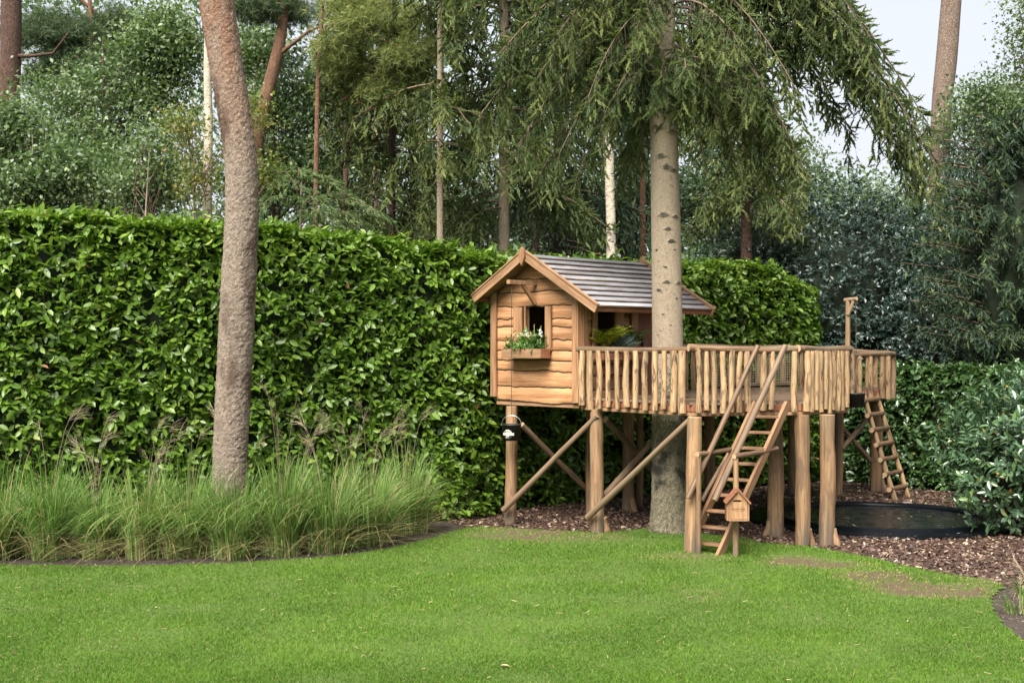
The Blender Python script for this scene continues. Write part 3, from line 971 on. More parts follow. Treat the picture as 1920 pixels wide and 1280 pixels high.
log('hand_rail', at(1340, 938, 14.38), at(1473, 648, 14.93), .036, LAD, M_POLE, k=2, bend=.01)
log('support_post', (2.150, 14.62, -.03), (2.150, 14.62, 1.19), .033, LAD, M_POST, k=3, bend=.004)
log('support_post', (2.548, 14.47, -.03), (2.556, 14.49, 1.17), .035, LAD, M_POST, k=4, bend=.004)
log('tie_pole', (2.13, 14.60, 1.16), (2.60, 15.0, 1.19), .030, LAD, M_RAIL, k=1)
log('tie_pole', (2.53, 14.46, 1.15), (3.13, 15.0, 1.20), .032, LAD, M_RAIL, k=2)
log('stay_pole', at(1316, 938, 14.9), at(1366, 850, 15.15), .026, LAD, M_POLE, k=1)

# ------------------------------------------------------------------ log ladder at the far end of the deck
LL = empty('log_ladder', (6.0, 20.0, 0), 0, 'rustic log ladder of round rungs at the far end of the deck', 'ladder')
l0, l1 = ground(1678, 938), at(1618, 735, 20.02)
r0, r1 = ground(1703, 932), at(1641, 732, 20.38)
log('stile', l0, l1, .042, LL, M_SLAT, k=3, bend=.01, taper=.9)
log('stile', r0, r1, .042, LL, M_SLAT, k=5, bend=.01, taper=.9)
for i in range(7):
    t = .095 + i * .136
    a, b = l0.lerp(l1, t), r0.lerp(r1, t)
    d = (b - a).normalized(); f = Vector((-.03, -.05, .02))
    log('rung', a - d * .07 + f, b + d * .08 + f, .040, LL, M_RAIL, k=i % 4, bend=.01)

# ------------------------------------------------------------------ letter box on its stake by the ladder
MBX = empty('letter_box', (2.545, 14.36, .0), R(-4), 'small wooden letter box like a house with pitched roof, fixed before the ladder', 'letter box')
BM = WM[MBX.name] @ T(0, 0, .46)
def mpart(name, fn, mats):
    m = MB(); fn(m)
    return m.build(name, mats, BM.copy(), MBX)
M_BOXW = wood('letter_box_front', (0.45, 0.275, 0.145), (0.37, 0.215, 0.108), (0.24, 0.13, 0.06), 2, .55, fine=40)
mw, mh, mp = .104, .205, .325
def front(m):
    out = [(-mw, .01), (mw, .01), (mw, mh), (0, mp), (-mw, mh)]
    # ring of quads round the slot
    sl = [(-.045 + .011 * math.cos(a), .21 + .011 * math.sin(a)) for a in np.linspace(math.pi / 2, math.pi * 1.5, 5)] + [(.03 + .011 * math.cos(a), .21 + .011 * math.sin(a)) for a in np.linspace(-math.pi / 2, math.pi / 2, 5)]
    bmx = bmesh.new()
    for y in (-.1, -.082):
        o = [bmx.verts.new((x, y, z)) for x, z in out]
        i_ = [bmx.verts.new((x, y, z)) for x, z in sl]
        eo = [bmx.edges.new((o[k], o[(k + 1) % len(o)])) for k in range(len(o))]
        ei = [bmx.edges.new((i_[k], i_[(k + 1) % len(i_)])) for k in range(len(i_))]
        bmesh.ops.triangle_fill(bmx, edges=eo + ei, use_beauty=True)
    bmx.verts.ensure_lookup_table()
    n1 = len(out) + len(sl)
    vs = list(bmx.verts)
    for k in range(len(out)):
        k2 = (k + 1) % len(out)
        bmx.faces.new((vs[k], vs[k2], vs[n1 + k2], vs[n1 + k]))
    for k in range(len(sl)):
        k2 = (k + 1) % len(sl)
        a = len(out)
        bmx.faces.new((vs[a + k], vs[a + k2], vs[n1 + a + k2], vs[n1 + a + k]))
    bmesh.ops.recalc_face_normals(bmx, faces=bmx.faces)
    bmx.verts.index_update()
    b = len(m.v)
    m.v += [v.co.copy() for v in bmx.verts]
    for f in bmx.faces: m.face([b + v.index for v in f.verts])
    bmx.free()
fr = mpart('front_panel', front, M_BOXW)
mpart('side_panel', lambda m: m.box(-mw - .022, -mw - .002, -.104, .1, -.012, mh - .005), M_LADDER)
mpart('side_panel', lambda m: m.box(mw + .002, mw + .022, -.104, .1, -.012, mh - .005), M_LADDER)
mpart('back_panel', lambda m: m.prism([(-mw, .01), (mw, .01), (mw, mh), (0, mp), (-mw, mh)], .08, .098), M_LADDER)
mpart('floor_panel', lambda m: m.box(-mw, mw, -.12, .1, -.014, .007), M_LADDER)
for s_ in (-1, 1):
    an = math.atan2(mp - mh, mw)
    def rp(m, s_=s_):
        L = math.hypot(mw, mp - mh) + .042
        Mr = T(0, 0, mp + .002) @ Matrix.Rotation(an * s_, 4, 'Y')
        m.box(0 if s_ > 0 else -L, L if s_ > 0 else 0, -.135, .11, .003 if s_ > 0 else .0035, .021, 0, Mr)
    mpart('roof_panel', rp, [M_REDX])
def text(name, body, size, M, parent, mat, ext=.0006):
    cu = bpy.data.curves.new(name, 'FONT')
    cu.body, cu.size, cu.align_x, cu.align_y, cu.extrude = body, size, 'CENTER', 'CENTER', ext
    cu.resolution_u = 2
    cu.materials.append(mat)
    tmp = bpy.data.objects.new(name, cu)
    me = bpy.data.meshes.new_from_object(tmp)
    bpy.data.objects.remove(tmp); bpy.data.curves.remove(cu)
    if not me.materials: me.materials.append(mat)
    return obj(name, me, M, parent)
M_INK = plain('burnt_ink', (0.05, 0.028, 0.018), .9)
text('lettering', 'BOOM-TALK', .026, BM @ T(.006, -.1015, .118) @ Matrix.Rotation(R(90), 4, 'X'), fr, M_INK)
def marks(m):
    m.box(-.035, -.004, -.1016, -.1005, .096, .099)
    m.box(.02, .052, -.1016, -.1005, .096, .0985)
    m.prism([(.036, .142), (.046, .142), (.041, .153)], -.1016, -.1005)
    pts = [Vector((.058 + .014 * math.cos(a), -.101, .117 + .019 * math.sin(a))) for a in np.linspace(-1.3, 1.4, 8)]
    m.tube(pts, .0012, 4)
o = MB(); marks(o); o.build('printed_marks', M_INK, BM.copy(), fr)

# ------------------------------------------------------------------ buckets
M_BUCKET = plain('bucket_black', (0.018, 0.017, 0.017), .45, nscale=30, namp=.3)
M_WIRE = plain('zinc_wire', (0.55, 0.55, 0.54), .35, 1.0)
M_CORD = plain('dark_cord', (0.05, 0.042, 0.035), .9)
M_PRINT = plain('white_print', (0.6, 0.6, 0.55), .7, nscale=90, namp=.25)
def bucket(loc, rt, rb, h, hang_z, label, rz=0, handle_up=True, wire=M_WIRE):
    e = empty('bucket', loc, rz, label, 'bucket', 'black buckets on cords')
    B = WM[e.name]
    m = MB()
    m.lathe([(0.001, 0.004), (rb, 0.004), (rb + .002, 0), (rt, h - .01), (rt + .006, h - .008), (rt + .006, h), (rt - .003, h), (rb - .006, .012), (.001, .012)], 28)
    m.build('body', M_BUCKET, B.copy(), e)
    hw = MB()
    top = h + rt * 1.02
    pts = [Vector((rt * 1.06 * math.cos(a), 0, h - .012 + (top - h) * math.sin(a))) for a in np.linspace(0, math.pi, 15)]
    hw.tube(pts, .0042, 6)
    for s_ in (-1, 1): hw.tube([Vector((s_ * rt * .98, 0, h - .014)), Vector((s_ * rt * 1.12, 0, h - .012))], .009, 6, cap=0)
    hw.build('handle', wire, B.copy(), e)
    c = MB()
    c.tube([Vector((0, 0, top - .008)), Vector((0.003, 0, (top + hang_z) / 2)), Vector((0, 0, hang_z))], .0045, 5)
    c.build('cord', M_CORD, B.copy(), e)
    return e, B
hp = HM @ Vector((0, -.50, 1.58))
bz = 1.165
BU, BB = bucket((hp.x + .015, hp.y, bz), .128, .112, .212, hp.z - bz, 'black bucket with a white round emblem hanging below the playhouse gable', R(-12))
# emblem wrapped on the curved side
def on_side(x, z, r=.1235, e=.0012):
    rr = .112 + (.128 - .112) * z / .21 + e
    a = x / rr - math.pi / 2 - .22
    return Vector((rr * math.cos(a), rr * math.sin(a), z))
def wrap(polys, name, mat, e, parent):
    m = MB()
    for grid in polys:
        b = len(m.v); rws, cls = len(grid), len(grid[0])
        m.v += [on_side(x, z, e=e) for row in grid for x, z in row]
        for i in range(rws - 1):
            for j in range(cls - 1):
                m.face((b + i * cls + j, b + i * cls + j + 1, b + (i + 1) * cls + j + 1, b + (i + 1) * cls + j))
    return m.build(name, mat, BB.copy(), parent)
disc = [[(r_ * math.cos(a), .088 + r_ * math.sin(a)) for a in np.linspace(0, 2 * math.pi, 25)] for r_ in (.001, .03, .060)]
ban = [[(x, .088 + dz) for x in np.linspace(-.085, .085, 13)] for dz in (-.017, .017)]
em = wrap([disc], 'emblem', M_PRINT, .0012, BU)
wrap([ban], 'emblem_banner', M_PRINT, .0028, BU)
ink = []
rk = random.Random(3)
for i in range(9):
    x = -.066 + i * .0165
    ink.append([[(x + q_, .088 + dz) for q_ in (0, .007)] for dz in (-.008, .008)])
for i in range(6):
    x = -.034 + i * .0125
    ink.append([[(x + q_, .120 + dz + .006 * math.cos((i - 2.5) * .5)) for q_ in (0, .006)] for dz in (-.01, .01)])
for x, w_ in ((-.022, .005), (-.006, .016), (.02, .006)):
    ink.append([[(x + q_, .056 + dz) for q_ in (0, w_)] for dz in (-.007, .007)])
wrap(ink, 'emblem_lettering', M_INK, .0042, BU)

q_ = Vector((CR.x + .075, CR.y - .09, 0))
z2 = 2.4 - 113 * q_.y / F
bucket((q_.x + .0, q_.y, z2), .112, .098, .175, 2.965 - z2, 'plain black bucket hanging from the hoist post at the deck corner', R(10), wire=M_CORD)

# ------------------------------------------------------------------ sunken trampoline
TRP = empty('trampoline', (5.1, 17.6, 0), 0, 'black sunken garden trampoline with a padded ring among the bark chips', 'trampoline')
M_MAT = NT('jump_mat')
n_ = M_MAT.noise(M_MAT.coords((5, 5, 5)), 1, 6, .7)
M_MAT.bump(M_MAT.noise(M_MAT.coords((90, 90, 90)), 1, 3), .25, .004)
M_MAT = M_MAT.done(M_MAT.ramp(n_, [(.3, (.007, .008, .009)), (.7, (.018, .02, .022))]), M_MAT.ramp(n_, [(.3, (.14, .14, .14)), (.7, (.4, .4, .4))]), .45)
M_PAD = plain('vinyl_pad', (.003, .004, .006), .3, spec=.08, nscale=3, namp=.4)
m = MB()
def wavy_ring(prof, sides, m, amp):
    b = len(m.v)
    for r_, z in prof:
        for k in range(sides):
            a = 2 * math.pi * k / sides
            w_ = amp * noise.noise(Vector((math.cos(a) * 5, math.sin(a) * 5, r_ * 3)))
            m.v.append(Vector(((r_ + w_) * math.cos(a), (r_ + w_) * math.sin(a), z + w_ * .6)))
    for i in range(len(prof) - 1):
        for k in range(sides):
            k2 = (k + 1) % sides
            m.face((b + i * sides + k, b + i * sides + k2, b + (i + 1) * sides + k2, b + (i + 1) * sides + k), 0, True)
wavy_ring([(1.83, .0), (1.845, .02), (1.82, .036), (1.76, .040), (1.52, .036), (1.47, .075), (1.42, .085), (1.37, .07), (1.355, .03), (1.36, .0)], 96, m, .014)
m.build('pad', M_PAD, WM[TRP.name].copy(), TRP)
m = MB(); m.lathe([(.001, .014), (.6, .016), (1.1, .02), (1.37, .028)], 64)
m.build('jump_mat', M_MAT, WM[TRP.name].copy(), TRP)
# ------------------------------------------------------------------ foliage templates
# broad evergreen leaf, 1 long, folded along the midrib and curled at the tip
LV = np.array([(0, 0, 0), (.28, -.17, .05), (.28, .17, .05), (.66, -.185, .035), (.66, .185, .035), (1, 0, -.09), (.48, 0, -.015)])
LF = [(0, 6, 2), (0, 1, 6), (1, 3, 6), (3, 5, 6), (5, 4, 6), (4, 2, 6)]
LSV = np.array([(0, 0, 0), (.5, -.20, .05), (.5, .20, .05), (1, 0, -.09), (.5, 0, -.015)])
LSF = [(0, 4, 2), (0, 1, 4), (1, 3, 4), (3, 2, 4)]
# light deciduous leaf
DV = np.array([(0, 0, 0), (.45, -.30, .06), (1, 0, -.03), (.45, .30, .06)])
DF = [(0, 1, 2), (0, 2, 3)]
# needle-clad twig, 1 long: a thin core and rows of needles swept forward
def twig_template(w=.14, rows=7, core=.36, per=2, hw=.05):
    V, Fc = [], []
    for ang in (.35, 1.92):                  # two crossed slender blades of packed needles
        b = len(V); cx, sx = math.cos(ang), math.sin(ang)
        for t, q in ((0, .3 * core), (.5, core), (1.0, .05)):
            for s_ in (-1, 1): V.append((t, s_ * q * w * cx, s_ * q * w * sx - .07 * t * t))
        Fc += [(b, b + 1, b + 3), (b, b + 3, b + 2), (b + 2, b + 3, b + 4)]
    k = 0
    for i in range(rows):
        t = .05 + .85 * i / (rows - 1)
        for q in range(per):
            a = k * 1.9 + q * 3.14; k += 1
            cx, sx = math.cos(a), math.sin(a); z0 = -.07 * t * t; b = len(V)
            rr = w * (1.2 - .55 * t)
            V += [(t - hw, -sx * .012, cx * .012 + z0), (t + hw, sx * .012, -cx * .012 + z0), (t + .13, cx * rr, sx * rr + z0)]
            Fc.append((b, b + 1, b + 2))
    return np.array(V), Fc
TWV, TWF = twig_template(.175, 7, .5)
TW2V, TW2F = twig_template(.18, 5, .55, 1, .08)
def pine_tuft():
    r = np.random.default_rng(2); V, Fc = [], []
    for i in range(11):
        d = unit(np.array([r.normal() * .55 + .55, r.normal() * .6, r.normal() * .6]))
        s_ = unit(np.cross(d, r.normal(size=3))) * .045
        b = len(V); V += [tuple(-s_), tuple(s_), tuple(d)]; Fc.append((b, b + 1, b + 2))
    return np.array(V), Fc
PTV, PTF = pine_tuft()

def whorls(rng, pos, dirs, per, size, spread=1.15, up=0.25, sag=0.0):
    """leaves set round shoot tips"""
    N = len(pos)
    k = np.arange(per)
    P_ = np.repeat(pos, per, 0); D = np.repeat(unit(dirs), per, 0)
    a = (k[None, :] * 2.4 + rng.random((N, 1)) * 6.28).ravel()
    ref = np.where(np.abs(D[:, 2:3]) > .9, np.array([[1.0, 0, 0]]), np.array([[0, 0, 1.0]]))
    x = unit(np.cross(D, ref)); y = np.cross(D, x)
    rad = x * np.cos(a)[:, None] + y * np.sin(a)[:, None]
    op = spread * (0.55 + 0.45 * rng.random(len(P_)))
    ld = unit(D * np.cos(op)[:, None] + rad * np.sin(op)[:, None] + rng.normal(size=P_.shape) * .16 + np.array([0, 0, -sag]))
    nrm = unit(D + np.array([0, 0, up]) + rng.normal(size=P_.shape) * .22)
    P_ = P_ - D * (np.tile(k, N) * size * .16)[:, None]
    sc = size * (0.45 + 0.75 * rng.random(len(P_)))
    return P_, ld, nrm, sc

# ------------------------------------------------------------------ clipped hedges
HEDGE_STOPS = [(0.0, (0.038, 0.082, 0.011)), (0.35, (0.088, 0.165, 0.018)), (0.7, (0.145, 0.24, 0.03)), (0.9, (0.23, 0.32, 0.055)), (0.965, (0.26, 0.30, 0.07)), (0.985, (0.26, 0.13, 0.055)), (1.0, (0.30, 0.15, 0.08))]
M_LAUREL = leafy('laurel_leaf', HEDGE_STOPS, 0.36, 0.30, 0.45)
M_LAUREL_R = leafy('laurel_leaf_near', HEDGE_STOPS[:5], 0.36, 0.30, 0.45, rnd=True)
M_CORE = plain('hedge_shade', (0.010, 0.018, 0.007), .95, nscale=14, namp=.6)  # near-black colour paints the shade seen between leaves onto the solid cores
M_TWIGS = plain('hedge_twig', (0.10, 0.075, 0.05), .8, nscale=20)

def hedge(name, label, path, heights, depth, per_m2, leaf, seed, single=0, mat=None, mat_r=None, top=True, matt=M_TWIGS, bow=.10):
    rng = np.random.default_rng(seed)
    path = np.array(path, float)
    seg = np.linalg.norm(np.diff(path, axis=0), axis=1); cum = np.concatenate([[0], np.cumsum(seg)])
    L = cum[-1]
    hs = np.array(heights, float)
    def along(s):
        x = np.interp(s, cum, path[:, 0]); y = np.interp(s, cum, path[:, 1]); h_ = np.interp(s, hs[:, 0] * L, hs[:, 1])
        e = .25
        dx = np.interp(np.minimum(s + e, L), cum, path[:, 0]) - np.interp(np.maximum(s - e, 0), cum, path[:, 0])
        dy = np.interp(np.minimum(s + e, L), cum, path[:, 1]) - np.interp(np.maximum(s - e, 0), cum, path[:, 1])
        n_ = unit(np.stack([dy, -dx, 0 * dx], -1))
        return x, y, h_, n_
    base = path.mean(0)
    e = empty(name, (base[0], base[1], 0), 0, label, 'hedge')
    E = WM[e.name]; off = np.array([base[0], base[1], 0])
    H_mean = hs[:, 1].mean()
    N = int(L * H_mean * per_m2)
    s = rng.random(N) * L; z = rng.random(N)
    x, y, h_, n_ = along(s)
    z = z * h_
    bulge = bow * (vnoise(s, z, .8, seed) - .35) + .10 * (vnoise(s, z, .3, seed + 1) - .5) + .05
    tuck = np.clip((z - h_ + .30) / .30, 0, 1) ** 2 * .16
    deep = rng.random(N) ** 1.6 * .22
    pos = np.stack([x, y, z], -1) + n_ * (bulge - tuck - deep)[:, None]
    dirs = n_ * (.9 - .5 * rng.random((N, 1))) + np.array([0, 0, 1.0]) * (.15 + .75 * rng.random((N, 1))) + rng.normal(size=(N, 3)) * .45
    sets = [(pos, dirs)]
    # top surface
    Nt = int(L * depth * per_m2 * .7)
    s = rng.random(Nt) * L; x, y, h_, n_ = along(s); dd = rng.random(Nt) * .5
    pt = np.stack([x, y, h_ - .02 - rng.random(Nt) * .12 + .14 * (vnoise(s, dd, .35, seed + 3) - .4)], -1) - n_ * (dd * depth)[:, None]
    sets.append((pt, np.array([0, 0, 1.0]) + rng.normal(size=(Nt, 3)) * .45))
    # young shoots standing above the cut
    Ny = int(L * 16)
    s = rng.random(Ny) * L; x, y, h_, n_ = along(s)
    py_ = np.stack([x, y, h_ + .02 + .12 * rng.random(Ny) ** 2], -1) - n_ * (rng.random(Ny) * depth * .7)[:, None]
    sets.append((py_, np.array([0, 0, 1.0]) + rng.normal(size=(Ny, 3)) * .25))
    # end faces
    for s_end, sg in ((L, 1),):
        Ne = int(depth * H_mean * per_m2)
        x, y, h_, n_ = along(np.full(Ne, s_end))
        tdir = np.stack([-n_[:, 1], n_[:, 0], n_[:, 2]], -1) * sg
        zz_ = rng.random(Ne) * h_; dd = rng.random(Ne) * depth
        rnd = .55 * np.sqrt(np.clip(1 - ((dd - depth / 2) / (depth / 2)) ** 2, 0, 1)) - .3 * np.clip(zz_ / h_ - .7, 0, 1)
        pe = np.stack([x, y, zz_], -1) - n_ * dd[:, None] + tdir * (rnd - .2 * rng.random(Ne))[:, None]
        sets.append((pe, tdir + n_ * .4 + np.array([0, 0, .4]) + rng.normal(size=(Ne, 3)) * .4))
    Ps, Ds, Ns, Ss = [], [], [], []
    for p, d in sets:
        a, b, c, sc = whorls(rng, p, d, 4, leaf, 1.42, .3, .3)
        Ps.append(a); Ds.append(b); Ns.append(c); Ss.append(sc)
    P_, D, Nn, S = map(np.concatenate, (Ps, Ds, Ns, Ss))
    keep = P_[:, 2] > .05
    P_, D, Nn, S = P_[keep], D[keep], Nn[keep], S[keep]
    topness = np.clip((P_[:, 2] - hs[:, 1].min() + .25) / .4, 0, 1)
    v = np.clip(rng.beta(2.2, 2.4, len(P_)) * .86 + topness * .12, 0, .93)
    odd = rng.random(len(P_)); v[odd < .007] = .965; v[odd < .0022] = 1.0
    rot = frames(D, Nn)
    # the leaves that show largest stand alone
    if single:
        nf = len(sets[0][0]) * 4
        cand = np.nonzero((np.abs(P_[:, 0]) < P_[:, 1] * .40) & (S > leaf * 1.02) & (P_[:, 2] > .9) & (Nn[:, 1] < -.35))[0]
        cand = cand[cand < nf]
        pick = cand[np.argsort(-S[cand] / P_[cand, 1])[:single * 3]]
        pick = rng.permutation(pick)[:single]
        lm = []
        for k in range(4):
            tv = LV.copy(); tv[:, 1] *= 1.0 + .1 * k; tv[:, 2] += .04 * (k - 1.5) * tv[:, 0] ** 2
            lm.append(tri_mesh('leaf', tv, LF, None, mat_r))
        for q_i, i in enumerate(pick):
            Mx = Matrix.Identity(4)
            for a in range(3):
                for b in range(3): Mx[a][b] = float(rot[i, a, b] * S[i])
                Mx[a][3] = float(P_[i, a] + (n_front[i, a] if False else 0))
            obj('leaf', lm[q_i % 4], Mx, e)
        msk = np.ones(len(P_), bool); msk[pick] = False
        P_, rot, S, v = P_[msk], rot[msk], S[msk], v[msk]
    V, t_, a_ = scatter(LV * np.array([1, 1.18, 1]), LF, P_ - off, rot, S, v)
    tag(obj('foliage', tri_mesh('foliage', V, t_, a_, mat), E.copy(), e), kind='stuff')
    # inner mass with shade put into its colour, and stems
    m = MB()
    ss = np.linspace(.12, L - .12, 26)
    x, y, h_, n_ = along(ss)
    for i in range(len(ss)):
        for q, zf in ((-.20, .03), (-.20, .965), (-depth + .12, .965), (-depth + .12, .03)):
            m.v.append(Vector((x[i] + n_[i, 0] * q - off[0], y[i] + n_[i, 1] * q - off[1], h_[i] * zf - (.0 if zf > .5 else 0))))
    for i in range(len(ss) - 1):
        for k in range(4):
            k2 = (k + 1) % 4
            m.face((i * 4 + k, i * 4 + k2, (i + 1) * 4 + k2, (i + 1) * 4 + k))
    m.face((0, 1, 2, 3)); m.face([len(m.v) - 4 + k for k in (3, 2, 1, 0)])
    m.build('shade_core', M_CORE, E.copy(), e)
    lines = []
    for i in range(int(L * 9)):
        s_ = np.array([rng.random() * L]); x, y, h_, n_ = along(s_)
        z0 = rng.random() * h_[0] * .8
        p = np.array([x[0], y[0], z0]) - n_[0] * .18 - off
        q = p + n_[0] * .22 + np.array([rng.normal() * .12, 0, .2 + .25 * rng.random()])
        lines.append((np.stack([p, (p + q) / 2 + rng.normal(size=3) * .02, q]), [.008, .006, .004]))
    V, t_ = tubes_np(lines, 4)
    tag(obj('stems', tri_mesh('stems', V, t_, None, matt, smooth=True), E.copy(), e), kind='stuff')
    return e

hedge('laurel_hedge', 'tall clipped bright green laurel hedge running behind the pine trunk and playhouse',
      [(-7.6, 14.5), (-3.0, 16.55), (-.62, 17.62), (.25, 18.95), (2.0, 20.2), (5.35, 22.5)],
      [(0, 4.06), (.30, 4.02), (.50, 3.74), (.62, 3.72), (.93, 3.82), (1.0, 3.45)], 1.3, 215, .132, 5, 300, M_LAUREL, M_LAUREL_R)
M_LAUREL2 = leafy('dark_laurel_leaf', [(0.0, (0.028, 0.066, 0.022)), (0.4, (0.062, 0.13, 0.038)), (0.8, (0.105, 0.19, 0.06)), (0.95, (0.19, 0.27, 0.09)), (1.0, (.3, .28, .08))], 0.26, 0.2, 0.65)
hedge('low_hedge', 'lower dark glossy hedge beyond the trampoline and log ladder',
      [(5.6, 23.3), (6.4, 21.9), (9.2, 18.6)], [(0, 2.0), (.4, 2.08), (1.0, 2.08)], 1.2, 190, .125, 8, 0, M_LAUREL2)

# ------------------------------------------------------------------ rhododendron at the right edge
def shrub(name, label, cat, c, rad, n, leaf, mat, seed, per=6, spread=1.2, stems=14, tv=LV, tf=LF, single=0, mat_r=None, upb=.7, lift=0.0, core=0.0, shell=.55):
    rng = np.random.default_rng(seed)
    e = empty(name, (c[0], c[1], 0), 0, label, cat)
    E = WM[e.name]
    u = unit(rng.normal(size=(n, 3)))
    r_ = (shell + (1 - shell) * rng.random(n) ** .6)
    lump = .78 + .5 * vnoise(np.arctan2(u[:, 1], u[:, 0]) * 2.2 + 9, u[:, 2] * 2.5 + 3, .8, seed)
    pos = u * (np.array(rad) * (r_ * lump)[:, None]) + np.array([0, 0, c[2]])
    keep = pos[:, 2] > .06 + lift
    pos, u = pos[keep], u[keep]
    dirs = u + np.array([0, 0, upb]) + rng.normal(size=pos.shape) * .35
    P_, D, Nn, S = whorls(rng, pos, dirs, per, leaf, spread)
    v = rng.beta(2.2, 2.4, len(P_)) * .9
    odd = rng.random(len(P_)); v[odd < .008] = 1.0
    rot = frames(D, Nn)
    if single:
        cand = np.nonzero((P_[:, 1] < -.2 * rad[1]) & (S > leaf))[0]
        cand = cand[(P_[cand, 0] + c[0]) < (P_[cand, 1] + c[1]) * .405]
        pick = rng.permutation(cand)[:single]
        lm = tri_mesh('leaf', LV, LF, None, mat_r)
        for i in pick:
            Mx = Matrix.Identity(4)
            for a in range(3):
                for b in range(3): Mx[a][b] = float(rot[i, a, b] * S[i])
                Mx[a][3] = float(P_[i, a]) + (c[0], c[1], 0)[a]
            obj('leaf', lm, Mx, e)
        msk = np.ones(len(P_), bool); msk[pick] = False
        P_, rot, S, v = P_[msk], rot[msk], S[msk], v[msk]
    V, t_, a_ = scatter(tv, tf, P_, rot, S, v)
    tag(obj('foliage', tri_mesh('foliage', V, t_, a_, mat), E.copy(), e), kind='stuff')
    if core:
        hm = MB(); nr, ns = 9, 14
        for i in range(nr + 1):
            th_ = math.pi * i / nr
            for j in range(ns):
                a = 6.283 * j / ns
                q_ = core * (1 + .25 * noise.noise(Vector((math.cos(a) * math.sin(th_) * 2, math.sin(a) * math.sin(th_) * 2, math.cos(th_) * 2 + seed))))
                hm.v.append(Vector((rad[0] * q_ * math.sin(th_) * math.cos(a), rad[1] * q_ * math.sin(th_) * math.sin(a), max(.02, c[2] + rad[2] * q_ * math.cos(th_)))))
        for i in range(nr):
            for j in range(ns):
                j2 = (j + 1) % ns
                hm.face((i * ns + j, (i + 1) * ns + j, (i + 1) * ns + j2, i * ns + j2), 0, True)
        hm.build('shade_core', M_CORE, E.copy(), e)
    lines = []
    for i in range(stems):
        a = rng.random() * 6.28; k = rng.random()
        tip = np.array([math.cos(a) * rad[0] * .75 * k, math.sin(a) * rad[1] * .75 * k, c[2] + rad[2] * .6 * rng.random()])
        p0 = np.array([math.cos(a) * .12, math.sin(a) * .12, -.03])
        mid = (p0 + tip) / 2 + np.array([0, 0, -.1]) + rng.normal(size=3) * .08
        lines.append((np.stack([p0, mid, tip]), [.022, .016, .007]))
    V, t_ = tubes_np(lines, 5)
    tag(obj('stems', tri_mesh('stems', V, t_, None, M_TWIGS, smooth=True), E.copy(), e), kind='stuff')
    return e, E
M_RHODO = leafy('rhododendron_leaf', [(0.0, (0.035, 0.078, 0.04)), (0.5, (0.075, 0.14, 0.07)), (0.85, (0.13, 0.20, 0.10)), (0.96, (0.2, 0.25, .08)), (1.0, (.5, .26, .05))], .24, .15, .7)
M_RHODO_R = leafy('rhododendron_leaf_near', [(0.0, (0.05, 0.11, 0.035)), (0.9, (0.12, 0.20, 0.065)), (1.0, (.5, .26, .05))], .24, .15, .7, rnd=True)
shrub('rhododendron', 'rhododendron bush with glossy rosettes overhanging the trampoline edge', 'shrub', (6.72, 16.3, 1.02), (1.12, 1.0, 1.05), 1250, .12, M_RHODO, 21, per=8, spread=1.25, single=120, mat_r=M_RHODO_R, core=.6)

